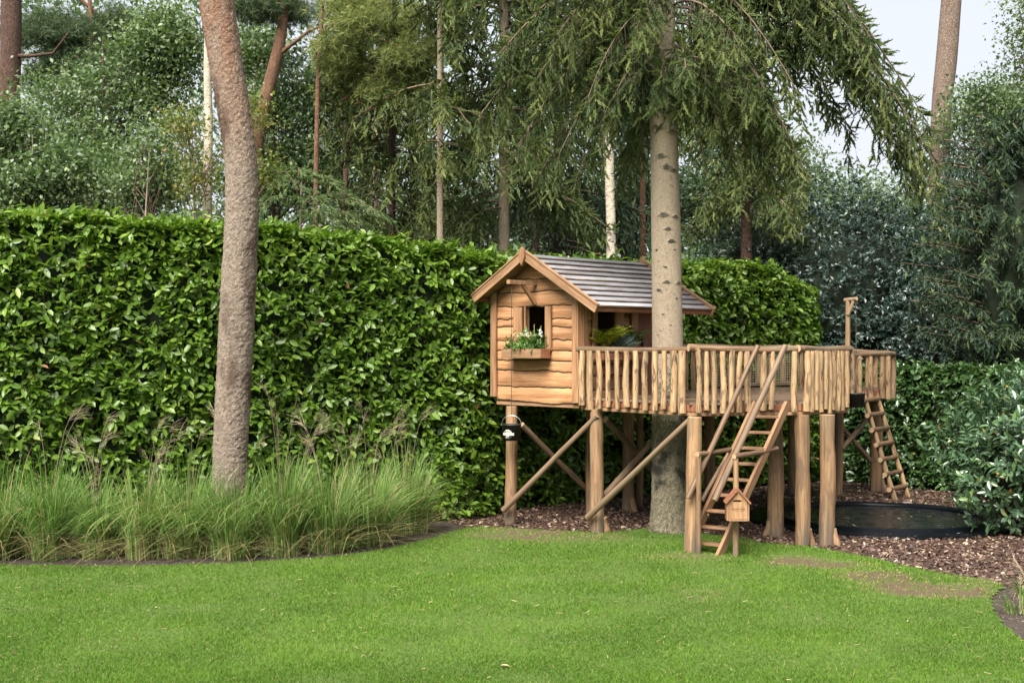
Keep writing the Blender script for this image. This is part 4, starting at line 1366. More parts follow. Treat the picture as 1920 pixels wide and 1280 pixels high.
# ------------------------------------------------------------------ ornamental grass bed
M_REED = leafy('ornamental_grass', [(0.0, (0.045, 0.10, 0.018)), (0.35, (0.105, 0.20, 0.036)), (0.65, (0.19, 0.30, 0.075)), (0.85, (0.33, 0.40, 0.16)), (1.0, (0.36, 0.26, 0.14))], .5, .3, .4, (1.1, 1.2, .8))
M_PLUME = leafy('grass_plume', [(0.0, (0.22, 0.17, 0.12)), (1.0, (0.42, 0.35, 0.25))], .8, .3, .2, (1.1, 1.0, .9))
def grass_clump(px, py, hgt, rad, nb, label, seed, plumes, tawny=0.0, cat='grass clump'):
    rng = np.random.default_rng(seed)
    g0 = ground(px, py)
    e = empty('ornamental_grass', g0, 0, label, cat, 'ornamental grass clumps in the bed before the hedge')
    E = WM[e.name]
    a0 = rng.random(nb) * 6.28
    r0 = np.sqrt(rng.random(nb)) * rad * .36 * (1 + .5 * np.sin(3 * a0 + seed) * rng.random()) + np.abs(rng.normal(size=nb)) * rad * .08
    p = np.stack([r0 * np.cos(a0), r0 * np.sin(a0), np.zeros(nb)], -1)
    az = a0 + rng.normal(size=nb) * .55 + .25 * math.sin(seed * 1.7)
    ln = hgt * (.55 + .75 * rng.random(nb)); out = rad * (.15 + 1.75 * rng.random(nb) ** 1.4) * ln / hgt
    low = rng.random(nb) < .17
    ln[low] *= .25 + .45 * rng.random(low.sum()); out[low] *= 1.7
    d = np.stack([np.cos(az), np.sin(az), 0 * az], -1)
    SEG = 6
    droop = np.clip(.12 + .52 * out / (rad * 1.9) + .18 * rng.random(nb), 0, .78)
    w = .0042 + .0040 * rng.random(nb)
    sd2 = np.stack([-np.sin(az + .8), np.cos(az + .8), 0 * az], -1)
    Vs = []
    for i in range(SEG + 1):
        t = i / SEG
        c = p + d * (out * t ** 1.7)[:, None]
        c[:, 2] = ln * (t - droop * t ** 2.6)
        wd = w * (1 - .92 * t ** 1.5)
        Vs.append(c - sd2 * wd[:, None]); Vs.append(c + sd2 * wd[:, None])
    V = np.stack(Vs, 1).reshape(-1, 3)
    k = 2 * (SEG + 1)
    tf = []
    for i in range(SEG):
        a = 2 * i
        tf += [(a, a + 1, a + 3), (a, a + 3, a + 2)]
    tri = (np.array(tf)[None] + (np.arange(nb) * k)[:, None, None]).reshape(-1, 3)
    v = np.clip(rng.beta(2, 2.2, nb) * .84 + tawny * .2, 0, .9)
    dead = rng.random(nb) < .08 + tawny * .12
    v[dead | (low & (rng.random(nb) < .7))] = .97
    # straw-coloured feet of the blades
    vv = np.repeat(v, k).reshape(nb, k)
    st_ = rng.random((nb, 1)) < .55
    vv[:, :2] = np.where(st_, np.maximum(vv[:, :2], .93), vv[:, :2]); vv[:, 2:4] = np.where(rng.random((nb, 1)) < .22, np.maximum(vv[:, 2:4], .88), vv[:, 2:4])
    obj('blades', tri_mesh('blades', V, tri, vv.ravel(), M_REED), E.copy(), e)
    lines, tv_, td = [], [], []
    for i in range(plumes):
        a = rng.random() * 6.28; H_ = hgt * (1.08 + .42 * rng.random()); o = rad * (.3 + .6 * rng.random())
        pts = np.array([[math.cos(a) * o * t ** 2, math.sin(a) * o * t ** 2, H_ * t - .10 * H_ * t ** 5] for t in np.linspace(0, 1, 6)])
        lines.append((pts, np.linspace(.0035, .0015, 6)))
        tip = pts[-1]; base_d = unit(pts[-1] - pts[-2])
        sway = unit(np.array([math.cos(a), math.sin(a), 0]))
        for j in range(13):
            tv_.append(tip - base_d * .13 * rng.random() )
            td.append(base_d * .6 + sway * (.55 + .5 * rng.random()) + rng.normal(size=3) * .28 + np.array([0, 0, .1]))
    if lines:
        V1, t1 = tubes_np(lines, 3)
        tv_ = np.array(tv_); td = np.array(td); nn = len(tv_)
        strand = np.array([(0, -.011, 0), (0, .011, 0), (.5, .012, .08), (1, .004, -.2), (.5, -.008, .08)])
        V2, t2, a2 = scatter(strand, [(0, 1, 2), (0, 2, 4), (4, 2, 3)], tv_, frames(td, rng.normal(size=(nn, 3))), np.stack([.13 + .13 * rng.random(nn), np.full(nn, .17), np.full(nn, .17)], -1), rng.random(nn))
        Vj = np.concatenate([V1, V2]); tj = np.concatenate([t1, t2 + len(V1)])
        obj('plumes', tri_mesh('plumes', Vj, tj, np.concatenate([np.full(len(V1), .6), a2]), M_PLUME), E.copy(), e)
    return e
ORD = ['first', 'second', 'third', 'fourth', 'fifth', 'sixth', 'seventh', 'eighth', 'ninth', 'tenth']
fr_px = [(-10, 1046, 1.10, .42, 8, .2), (92, 1046, 1.05, .38, 7, .0), (185, 1044, .98, .36, 10, -.1), (272, 1045, .96, .36, 8, .6), (352, 1042, 1.08, .40, 3, .25), (440, 1044, 1.16, .42, 3, .1),
         (528, 1040, 1.12, .42, 8, .0), (612, 1032, 1.16, .44, 8, .15), (690, 1020, 1.14, .42, 8, .3), (762, 1000, 1.02, .40, 5, .3)]
for i, (x, y, h_, r_, pl, tw) in enumerate(fr_px):
    grass_clump(x, y, h_ * (1.18 + .14 * math.sin(i * 2.3)), r_ * (1.22 + .15 * math.sin(i * 1.7 + 1)), 800, 'arching ornamental grass clump, %s from the left along the front of the bed' % ORD[i], 300 + i, max(2, pl // 2), tw)
bk_px = [(35, 1022, 1.15, .4, 7), (170, 1018, 1.15, .4, 7), (300, 1012, 1.1, .4, 5), (560, 1008, 1.15, .4, 7), (655, 1000, 1.15, .4, 7), (730, 988, 1.05, .36, 4)]
for i, (x, y, h_, r_, pl) in enumerate(bk_px):
    grass_clump(x, y, h_, r_, 420, 'taller plumed grass clump against the hedge, %s from the left in the back row' % ORD[i], 330 + i, pl)
for i, (x, y, lb) in enumerate(((1912, 1150, 'small fountain grass tuft in the soil bed at the bottom right corner'), (1925, 1118, 'small fountain grass tuft where the mulch meets the soil bed'))):
    grass_clump(x, y, .24, .26, 60, lb, 360 + i, 3, .3)

# ------------------------------------------------------------------ plants in the boxes
M_SEDUM = leafy('sedum_leaf', [(0, (.05, .13, .02)), (.6, (.13, .25, .05)), (1, (.25, .35, .09))], .45, .25, .4)
M_SEDUMF = leafy('sedum_flower', [(0, (.30, .34, .16)), (1, (.52, .52, .32))], .8, .1, .2)
M_WHITE = plain('white_petal', (.75, .74, .76), .7)
def box_plant(name, label, loc, n, per, leaf, rad, mat, seed, tv=LV, tf=LF, spread=1.1, upb=.9):
    rng = np.random.default_rng(seed)
    e = empty(name, loc, 0, label, 'plant')
    u = rng.normal(size=(n, 3)) * np.array(rad); u[:, 2] = np.abs(u[:, 2])
    P_, D, Nn, S = whorls(rng, u, unit(u + 1e-6) + np.array([0, 0, upb]) + rng.normal(size=(n, 3)) * .3, per, leaf, spread)
    V, t_, a_ = scatter(tv, tf, P_, frames(D, Nn), S, rng.random(len(P_)))
    obj('leaves', tri_mesh('leaves', V, t_, a_, mat), WM[e.name].copy(), e)
    return e
wx = lambda x, y, z: HM @ Vector((x, y, z))
box_plant('trailing_plant', 'small dark leaved plant at the left end of the window box', wx(-.32, -.15, .72), 60, 6, .046, (.04, .04, .08), leafy('small_leaf', [(0, (.03, .09, .015)), (1, (.11, .2, .05))], .5, .25), 51)
sed = box_plant('sedum', 'pale green sedum with flat flower heads in the window box', wx(-.10, -.15, .72), 60, 6, .072, (.075, .05, .09), M_SEDUM, 52)
rr_ = np.random.default_rng(4)
fl_p = np.stack([rr_.normal(size=260) * .10, rr_.normal(size=260) * .05, .17 + rr_.random(260) * .04], -1)
V, t_, a_ = scatter(DV, DF, fl_p, frames(rr_.normal(size=(260, 3)), rr_.normal(size=(260, 3)) + [0, 0, 1.5]), np.full(260, .02), rr_.random(260))
tag(obj('flower_heads', tri_mesh('flower_heads', V, t_, a_, M_SEDUMF), WM[sed.name] @ Matrix.Rotation(R(-45), 4, 'Z'), sed), kind='stuff')
box_plant('trailing_plant', 'bushy fine leaved plant at the right end of the window box', wx(.14, -.15, .72), 90, 6, .050, (.065, .05, .085), bpy.data.materials['small_leaf'], 53)
gau = empty('gaura', wx(.08, -.13, .72), 0, 'tall thin stems with small white blossoms before the dark window', 'flower')
st, bl = MB(), MB()
for i, (dx, hh, bloom) in enumerate(((-.12, .30, 1), (.0, .33, 0), (.10, .31, 1), (-.06, .24, 0))):
    a = Vector((dx * .707, -dx * .707, 0)); tp = a * 1.25 + Vector((.0, 0, hh))
    st.tube([a, (a + tp) / 2 + Vector((.01, 0, 0)), tp], [.004, .0035, .003], 4)
    for k in range(5): st.tube([a.lerp(tp, .62 + k * .08), a.lerp(tp, .66 + k * .08) + Vector((.008 * (-1) ** k, 0, .008))], [.005, .003], 4)
    if bloom:
        for k in range(6):
            c = a.lerp(tp, .58 + .05 * k) + Vector((.014 * math.cos(k * 2.1), .012 * math.sin(k * 2.1), 0))
            for j in range(4):
                an = j * 1.57 + k
                b = len(bl.v)
                bl.v += [c, c + Vector((.016 * math.cos(an), -.004, .016 * math.sin(an))), c + Vector((.016 * math.cos(an + .8), -.008, .016 * math.sin(an + .8)))]
                bl.face((b, b + 1, b + 2))
st.build('stems', plain('gaura_stem', (.22, .24, .06), .7), WM[gau.name].copy(), gau)
bl.build('blossoms', M_WHITE, WM[gau.name].copy(), gau)
# planter on the deck side: yellow fern, blue fescue, green fern
wy = lambda y, z: SM @ Vector((y, -.165, z))
def frond_plant(name, label, loc, mat, nfr, ln, seed, cat='plant'):
    rng = np.random.default_rng(seed)
    e = empty(name, loc, 0, label, cat)
    ps, ds, ns, ss, lines = [], [], [], [], []
    for i in range(nfr):
        a = rng.random() * 6.28; o = ln * (.5 + .5 * rng.random())
        up = .75 + .65 * rng.random()
        pts = np.array([[math.cos(a) * o * t, math.sin(a) * o * t, up * ln * (t - .45 * t * t)] for t in np.linspace(0, 1, 9)])
        lines.append((pts, np.linspace(.003, .001, 9)))
        for j in range(2, 9):
            d = unit(pts[j] - pts[j - 1]); sdv = unit(np.cross(d, [0, 0, 1]))
            for s_ in (-1, 1):
                ps.append(pts[j]); ds.append(d * .6 + sdv * s_ + np.array([0, 0, -.1])); ns.append([0, 0, 1.0] + rng.normal(size=3) * .3); ss.append(ln * .28 * (1.15 - j / 9))
    V, t_, a_ = scatter(LV * np.array([1, .8, 1]), LF, np.array(ps), frames(np.array(ds), np.array(ns)), np.array(ss), rng.random(len(ps)))
    V1, t1 = tubes_np(lines, 3)
    obj('fronds', tri_mesh('fronds', np.concatenate([V, V1]), np.concatenate([t_, t1 + len(V)]), np.concatenate([a_, np.full(len(V1), .3)]), mat), WM[e.name].copy(), e)
frond_plant('fern', 'yellow green fern in the planter behind the log railing', wy(.36, .73), leafy('yellow_frond', [(0, (.20, .28, .025)), (1, (.52, .52, .04))], .5, .35), 40, .40, 61)
frond_plant('fern', 'dark green fern beside the blue grass in the deck planter', wy(.86, .73), leafy('green_frond', [(0, (.05, .11, .02)), (1, (.16, .24, .05))], .5, .3), 40, .36, 62)
fe = empty('blue_fescue', wy(.62, .73), 0, 'tuft of silvery blue grass between two ferns in the planter', 'plant')
nb = 420; rg = np.random.default_rng(63)
dd = unit(rg.normal(size=(nb, 3)) * [1, 1, .5] + [0, 0, .9])
V, t_, a_ = scatter(np.array([(0, -.012, 0), (0, .012, 0), (.6, .008, 0), (1, 0, -.06)]), [(0, 1, 2), (0, 2, 3)], rg.normal(size=(nb, 3)) * [.03, .03, .005], frames(dd, rg.normal(size=(nb, 3))), .20 + .10 * rg.random(nb), rg.random(nb))
obj('blades', tri_mesh('blades', V, t_, a_, leafy('fescue', [(0, (.10, .15, .14)), (1, (.26, .34, .33))], .6, .2)), WM[fe.name].copy(), fe)
# ------------------------------------------------------------------ bark materials
def bark(name, light, mid, dark, scale=(14, 14, 9), plate=True, bumpd=.02, patch=None, rough=.9, zred=False):
    s = NT(name)
    co = s.coords(scale)
    vo = s.new('ShaderNodeTexVoronoi', feature='DISTANCE_TO_EDGE')
    wob = s.noise(co, .8, 4, .6)
    wv = s.new('ShaderNodeVectorMath', operation='ADD')
    s.l.new(co, wv.inputs[0])
    cb = s.new('ShaderNodeCombineXYZ'); s.l.new(wob, cb.inputs[0]); s.l.new(wob, cb.inputs[2])
    s.l.new(cb.outputs[0], wv.inputs[1])
    s.l.new(wv.outputs[0], vo.inputs['Vector'])
    n = s.noise(co, 1.6, 6, .7)
    vc = s.new('ShaderNodeTexVoronoi', feature='F1')
    s.l.new(wv.outputs[0], vc.inputs['Vector'])
    sep = s.new('ShaderNodeSeparateColor'); s.l.new(vc.outputs['Color'], sep.inputs[0])
    col = s.ramp(n, [(.3, dark), (.5, mid), (.72, light)])
    if plate:
        col = s.mix(.5, col, s.ramp(sep.outputs[0], [(0, dark), (1, light)]))
        crack = s.ramp(vo.outputs['Distance'], [(.0, (0.4, 0.38, 0.36)), (.08, (1, 1, 1))])
        col = s.mix(.9, col, crack, 'MULTIPLY')
    if patch:
        ps, pc, lo, hi = patch
        pf = s.ramp(s.noise(s.coords(ps), 1, 4, .6), [(lo, (0, 0, 0)), (hi, (1, 1, 1))])
        col = s.mix(pf, col, pc)
    if zred:                                 # older grey plates give way to red bark higher up
        tc = s.new('ShaderNodeTexCoord'); sp = s.new('ShaderNodeSeparateXYZ'); s.l.new(tc.outputs['Object'], sp.inputs[0])
        mz = s.new('ShaderNodeMapRange'); s.l.new(sp.outputs[2], mz.inputs[0])
        mz.inputs[1].default_value, mz.inputs[2].default_value = 4.4, 6.6
        mn = s.new('ShaderNodeMath', operation='MULTIPLY'); s.l.new(mz.outputs[0], mn.inputs[0]); s.l.new(s.ramp(s.noise(s.coords((7, 7, 1.6)), 1, 4, .6), [(.35, (.2, .2, .2)), (.6, (1, 1, 1))]), mn.inputs[1])
        col = s.mix(mn.outputs[0], col, s.mix(1.0, col, (1.0, .62, .46), 'MULTIPLY'))
    ht = s.new('ShaderNodeMath', operation='ADD')
    s.l.new(n, ht.inputs[0])
    s.l.new(s.ramp(vo.outputs['Distance'], [(0, (0, 0, 0)), (.2, (1, 1, 1))]), ht.inputs[1])
    s.bump(ht.outputs[0], .8, bumpd)
    return s.done(col, rough, .25)
M_PINE = bark('pine_bark', (.62, .505, .42), (.41, .32, .255), (.165, .118, .092), (20, 20, 24), True, .035, ((2.0, 2.0, .8), (.15, .10, .075), .58, .68), zred=True)
M_PINERED = bark('red_pine_bark', (.30, .17, .105), (.21, .115, .072), (.12, .065, .042), (9, 9, 4))
M_PINEGREY = bark('grey_pine_bark', (.33, .25, .20), (.24, .175, .14), (.14, .095, .075), (10, 10, 5))
M_PINEDARK = bark('dark_pine_bark', (.17, .10, .075), (.115, .068, .052), (.06, .037, .03), (9, 9, 3))
M_SPRUCE = bark('spruce_bark', (.45, .37, .275), (.37, .295, .215), (.25, .19, .135), (30, 30, 20), False, .008, ((34, 34, 26), (.11, .085, .065), .62, .68))
M_SPRUCELOW = bark('spruce_bark_foot', (.42, .37, .26), (.27, .235, .16), (.07, .062, .045), (15, 15, 9), True, .02, ((3, 3, 3), (.04, .038, .028), .56, .66))
M_BIRCH = bark('birch_bark', (.62, .56, .46), (.48, .42, .33), (.20, .16, .12), (7, 7, 16), False, .006, ((5, 5, 18), (.10, .075, .055), .60, .66), rough=.7)
M_SCAR = plain('branch_scar', (.055, .04, .032), .95, nscale=50, namp=.6)
M_BRANCH = plain('brown_branch', (.13, .085, .06), .9, nscale=20)
M_STRAND = plain('bare_twig', (.15, .105, .075), .9, nscale=20)
M_GREYSTEM = plain('grey_stem', (.25, .215, .15), .9, nscale=12, namp=.4)

def trunk(name, pts, rad, mat, parent, sides=28, rough=.0, seed=0, rings=None, fl=18, cap=False):
    """tapered round trunk through world points; surface carries plates"""
    P_ = np.array([tuple(p) for p in pts], float); Rr = np.array(rad, float)
    tt = np.linspace(0, 1, len(P_)); n = rings or max(8, int(np.linalg.norm(P_[-1] - P_[0]) * 8))
    t = np.linspace(0, 1, n)
    # smooth (Catmull-Rom through the points)
    def cr(A):
        k = np.clip((t * (len(A) - 1)).astype(int), 0, len(A) - 2); f = t * (len(A) - 1) - k
        g_ = lambda i: A[np.clip(i, 0, len(A) - 1)]
        p0, p1, p2, p3 = g_(k - 1), g_(k), g_(k + 1), g_(k + 2)
        if A.ndim > 1: f = f[:, None]
        return .5 * (2 * p1 + (p2 - p0) * f + (2 * p0 - 5 * p1 + 4 * p2 - p3) * f ** 2 + (3 * p1 - p0 - 3 * p2 + p3) * f ** 3)
    C, rad_ = cr(P_), cr(Rr)
    a = np.arange(sides) * 2 * np.pi / sides
    d = unit(np.gradient(C, axis=0))
    x = unit(np.cross(d, np.array([[0, 1.0, 0]]))); y = np.cross(d, x)
    dir_ = x[:, None] * np.cos(a)[None, :, None] + y[:, None] * np.sin(a)[None, :, None]
    rr = np.repeat(rad_[:, None], sides, 1)
    ang = np.repeat(a[None], n, 0)
    if rough > 0:
        off = np.empty((n, sides))
        for i in range(n):
            for j in range(sides):
                p = Vector((math.cos(a[j]) * rad_[i] * fl, math.sin(a[j]) * rad_[i] * fl, C[i, 2] * fl * 1.2 + seed))
                dv = noise.voronoi(p)[0]
                c_ = noise.voronoi(p)[1][0]; off[i, j] = .7 * (math.sin(c_.x * 12.9 + c_.y * 78.2 + c_.z * 37.7) * .5 + .5) + .7 * min(1.0, (dv[1] - dv[0]) * 5)
        rr = rr + (off - .6) * rough
    else:
        for i in range(n):
            for j in range(sides):
                rr[i, j] *= 1 + .035 * noise.noise(Vector((math.cos(a[j]) * 1.4, math.sin(a[j]) * 1.4, C[i, 2] * 1.1 + seed)))
    V = (C[:, None] + dir_ * rr[..., None]).reshape(-1, 3)
    i, k = np.meshgrid(np.arange(n - 1), np.arange(sides), indexing='ij'); k2 = (k + 1) % sides
    p, q, r_, s_ = i * sides + k, i * sides + k2, (i + 1) * sides + k2, (i + 1) * sides + k
    tri = np.stack([np.stack([p, q, r_], -1), np.stack([p, r_, s_], -1)], 2).reshape(-1, 3)
    if cap:
        V = np.concatenate([V, C[-1:]]); m_ = len(V) - 1
        tri = np.concatenate([tri, np.array([((n - 1) * sides + k, (n - 1) * sides + (k + 1) % sides, m_) for k in range(sides)])])
    o0 = np.array(tuple(WM[parent.name].translation)) if parent else 0
    return obj(name, tri_mesh(name, V - o0, tri, None, mat, smooth=True), WM[parent.name].copy() if parent else None, parent)

def tree(name, label, base, cat='tree', group=None):
    return empty(name, (base[0], base[1], 0), 0, label, cat, group)

# ------------------------------------------------------------------ the big pine in front of the hedge
ZP = 14.95
pine_px = [(428, 1036), (431, 880), (434, 800), (439, 700), (444, 600), (449, 500), (453, 400), (451, 300), (437, 200), (421, 100), (406, 0), (392, -140), (380, -320), (374, -560)]
pw = [37, 34, 34, 34, 34.5, 34, 32.5, 31.5, 32, 33, 34, 32, 28, 22]
PINE = tree('pine_tree', 'thick bowed pine trunk with flaky bark standing in the ornamental grass', (at(428, 0, ZP).x, ZP))
trunk('trunk', [at(x, y, ZP) for x, y in pine_px], [w / F * ZP * .93 for w in pw], M_PINE, PINE, 104, .012, 3, 560, 22, cap=True)

# ------------------------------------------------------------------ needles
M_SPR = leafy('spruce_needles', [(0, (.022, .042, .018)), (.4, (.052, .082, .030)), (.75, (.10, .135, .045)), (1, (.18, .21, .07))], .6, .3, .25, (1.2, 1.2, .6))
M_SPRD = leafy('dark_spruce_needles', [(0, (.028, .050, .018)), (.5, (.07, .10, .032)), (1, (.15, .185, .06))], .6, .28, .25, (1.2, 1.2, .7))
M_SPRB = leafy('blue_spruce_needles', [(0, (.028, .052, .034)), (.5, (.065, .105, .06)), (1, (.14, .19, .11))], .6, .28, .25, (1.1, 1.2, .9))

def spruce_sprays(rng, base, boughs, dens=1.0, tw=.115, hang=(.25, .85), twr=.0035, gap=.062, strands=True, fine=True):
    """boughs: (z0, azimuth, length, rise, droop). returns twig data and wood lines, relative to base"""
    tp, td, tvv, lines = [], [], [], []
    for z0, az, L, rise, droop in boughs:
        dh = np.array([math.cos(az), math.sin(az), 0]); sdv = np.array([-dh[1], dh[0], 0])
        wob = rng.normal() * .12; tone = rng.normal() * .13
        def pt(t): return dh * L * t + sdv * L * wob * t * t + np.array([0, 0, z0 + L * (rise * t - droop * t * t + .10 * max(0, t - .75) ** 2 * 16 * .25)])
        ts = np.linspace(0, 1, 9)
        lines.append((np.array([pt(t) for t in ts]), np.linspace(.012 + .008 * L, .006, 9)))
        step = .070 / dens
        nb_ = max(4, int(L * .85 / step))
        for i in range(nb_):
            t = .14 + .86 * (i + rng.random()) / nb_
            p0 = pt(t); fwd = unit(pt(min(1, t + .04)) - pt(t - .04))
            for s_ in ((-1, 1) if rng.random() < .8 else (rng.choice([-1, 1]),)):
                l = (hang[0] + (hang[1] - hang[0]) * rng.random() ** 1.3) * (1.0 - .45 * t) * min(1.0, .45 + L * .3)
                out = unit(sdv * s_ * (.5 + .5 * rng.random()) + fwd * .5 + rng.normal(size=3) * .2)
                qs = np.array([p0 + out * l * .42 * (s - .35 * s * s) + np.array([0, 0, -1]) * l * s ** 1.45 for s in np.linspace(0, 1, 5)])
                if strands: lines.append((qs, np.linspace(.0035, .0012, 5)))
                nt = max(3, int(l / gap)); pn = rng.normal(size=3)
                bare = rng.random() < (.62 if (t < .52 and L > 1.3) else .14)
                for k in range(nt):
                    s = (k + .6 + .4 * rng.random()) / nt
                    if bare and s < .72: continue
                    if s < .22: continue
                    f = min(3.999, s * 4); j = int(f); f -= j
                    c = qs[j] * (1 - f) + qs[min(j + 1, 4)] * f
                    tang = unit(qs[min(j + 1, 4)] - qs[j])
                    sv = unit(np.cross(tang, pn)) * (1 if k % 2 else -1)
                    tp.append(c); td.append(tang * .62 + sv * .62 + rng.normal(size=3) * .22 + np.array([0, 0, -.18]) + fwd * .2)
                    tvv.append(.18 + .44 * s + .22 * t + tone)
        # tip twigs along the bough itself
        for k in range(int(L * 22)):
            t = .35 + .65 * rng.random()
            tp.append(pt(t)); td.append(dh + rng.normal(size=3) * .7 + np.array([0, 0, -.1])); tvv.append(.7)
    tp, td = np.array(tp), np.array(td)
    n = len(tp)
    tv_ = np.clip(np.array(tvv) + rng.normal(size=n) * .16, 0, 1)
    V, t_, a_ = scatter(TWV if fine else TW2V, TWF if fine else TW2F, tp, frames(td, rng.normal(size=(n, 3))), tw * (.65 + .6 * rng.random(n)), tv_)
    return (V, t_, a_), lines

def spruce(name, label, base, trunk_pts, trunk_r, barkm, boughs, seed, mat, dens=1.0, tw=.115, hang=(.25, .85), sides=18, rings=None, gap=.062, strands=True, barkb=None):
    rng = np.random.default_rng(seed)
    e = tree(name, label, base)
    trunk('trunk', trunk_pts, trunk_r, barkm, e, sides, seed=seed, rings=rings)
    (V, t_, a_), lines = spruce_sprays(rng, base, boughs, dens, tw, hang, gap=gap, strands=strands, fine=strands)
    V1, t1 = tubes_np(lines, 3)
    obj('branches', tri_mesh('branches', V1, t1, None, barkb or M_BRANCH, smooth=True), WM[e.name].copy(), e)
    obj('crown', tri_mesh('crown', V, t_, a_, mat), WM[e.name].copy(), e)
    return e

# main spruce through the deck
SB = (2.06, 16.42)
sp_px = [(1257, 1003, .265), (1256, 960, .235), (1255, 880, .215), (1253, 760, .205), (1251, 600, .197), (1249, 450, .19), (1246, 300, .183), (1243, 150, .175), (1241, 0, .165), (1240, -250, .14), (1240, -600, .1)]
rs2 = random.Random(77)
bo = []
def B(px_tip, py_tip, z0, dy=0.0, rise=.10):
    """bough whose tip lands near an image point at the tree's own distance plus dy"""
    Zt = SB[1] + dy
    tipp = at(px_tip, py_tip, Zt)
    dx, dyy = tipp.x - SB[0], Zt - SB[1]
    L = math.hypot(dx, dyy)
    drop = (z0 - tipp.z) / L
    bo.append((z0, math.atan2(dyy, dx), L, rise, drop + rise))
# right hand curtains: outer, over the sky gap, middle, inner
for a in ((1755, 335, 7.9, -.2), (1740, 300, 8.0, .3), (1725, 355, 7.7, .1), (1700, 315, 7.8, .5), (1765, 372, 7.6, .0), (1680, 250, 8.1, -.3), (1748, 260, 8.2, .1),
          (1600, 150, 8.0, .3), (1640, 90, 8.3, -.3), (1560, 60, 8.0, .6), (1620, 270, 7.4, .8), (1690, 90, 8.5, .2),
          (1500, 335, 6.8, .0), (1510, 372, 6.6, .2), (1490, 300, 6.9, -.4), (1470, 350, 6.5, .4), (1450, 325, 6.6, -.2), (1480, 260, 7.0, .6), (1515, 348, 6.7, -.3), (1430, 300, 6.5, .1), (1500, 200, 7.2, -.3),
          (1330, 340, 6.1, -.3), (1360, 310, 6.3, .4), (1392, 345, 6.2, .0), (1345, 250, 6.4, -.6)):
    B(*a)
# left hand
for a in ((1190, 310, 5.9, .5), (1160, 340, 6.0, .9), (1125, 290, 6.2, -.3), (1090, 350, 6.2, .6), (1050, 300, 6.5, .1), (1010, 340, 6.5, .8), (970, 285, 6.8, .4), (930, 320, 6.8, .9), (900, 230, 7.2, .6),
          (1070, 200, 6.8, -.6), (1140, 220, 6.3, -.8), (990, 180, 7.2, -.2), (1110, 110, 7.0, .2), (940, 120, 7.6, .5), (1030, 90, 7.4, -.5)):
    B(*a)
# towards and away from the viewer
for az, L, z0, dr in ((-1.5, 1.5, 6.3, .50), (-1.9, 1.3, 6.0, .42), (-1.1, 1.4, 6.1, .48), (-1.6, 1.0, 5.75, .35), (-1.3, 1.7, 6.8, .55), (-1.9, 1.8, 6.9, .5), (1.3, 1.8, 6.3, .5), (1.8, 1.9, 6.0, .6), (2.3, 2.0, 6.5, .6), (.8, 2.2, 6.3, .6), (-.6, 1.1, 5.9, .4), (-2.6, 1.1, 5.9, .4)):
    bo.append((z0, az, L, .06, dr))
for i in range(14):                         # higher whorls, partly above the picture
    bo.append((7.0 + i * .15, rs2.uniform(-3.14, 3.14), rs2.uniform(1.6, 3.0), .08, rs2.uniform(.35, .6)))
MAIN = spruce('spruce_tree', 'tall spruce growing up through the deck with drooping boughs above the playhouse', SB,
              [at(x, y, SB[1]) for x, y, r in sp_px], [r for *_, r in sp_px], M_SPRUCE, bo, 31, M_SPR, barkb=M_STRAND, dens=.95, tw=.17, hang=(.22, .95), gap=.042, sides=36, rings=90)
# rough darker foot of the trunk (below the deck) and branch scars
foot = trunk('trunk_foot', [at(x, y, SB[1]) for x, y, r in ((1257, 1008, 0), (1256, 960, 0), (1255, 880, 0), (1254, 800, 0), (1253, 740, 0), (1252, 690, 0))], [.30, .245, .224, .214, .208, .200], M_SPRUCELOW, MAIN, 60, .010, 9, 110, 17)
kn_px = [(1247, 530), (1232, 545), (1270, 532), (1240, 405), (1264, 408), (1250, 432), (1235, 296), (1247, 317), (1260, 322), (1226, 240), (1257, 250), (1256, 455), (1240, 590), (1262, 470), (1254, 610), (1231, 628), (1244, 502), (1228, 470), (1266, 560), (1236, 620)]
for i, (x, y) in enumerate(kn_px):
    c = at(x, y, SB[1]); cx0 = at(1250, y, SB[1]).x + (600 - y) * .0
    axx = at(np.interp(y, [150, 600], [1243, 1251]), y, SB[1]).x
    dx = max(-.17, min(.17, c.x - axx)); rr = .2
    nrm = Vector((dx / rr, -math.sqrt(max(0.05, 1 - (dx / rr) ** 2)), 0))
    big = i < 12
    m = MB(); rx, rz = (.034, .017) if big else (.015, .008)
    if y in (296, 317, 405): rx, rz = .042, .026
    m.v = [Vector((0, -.004, 0))]
    NS_ = 14
    for ring, (f, yo) in enumerate(((.45, -.008), (.85, -.013), (1.35, -.004), (1.9, .014))):
        for k in range(NS_):
            a = 6.283 * k / NS_; w_ = 1 + .45 * noise.noise(Vector((math.cos(a) * 2.2, math.sin(a) * 2.2 + ring * .6, i * 3.3)))
            m.v.append(Vector((rx * f * w_ * math.cos(a), yo, rz * f * w_ * math.sin(a) * (1.15 if math.sin(a) > 0 else .85))))
    for k in range(NS_):
        k2 = (k + 1) % NS_
        m.face((0, 1 + k, 1 + k2), 0, True)
        for rg_ in range(3): m.face((1 + rg_ * NS_ + k, 1 + (rg_ + 1) * NS_ + k, 1 + (rg_ + 1) * NS_ + k2, 1 + rg_ * NS_ + k2), (0, 1, 2)[rg_], True)
    Mx = Matrix.Translation((axx + nrm.x * .19, SB[1] + nrm.y * .19, c.z)) @ Matrix.Rotation(math.atan2(nrm.x, -nrm.y), 4, 'Z')
    m.build('branch_scar', [M_SCAR, M_SPRUCELOW, M_SPRUCE], Mx, MAIN)

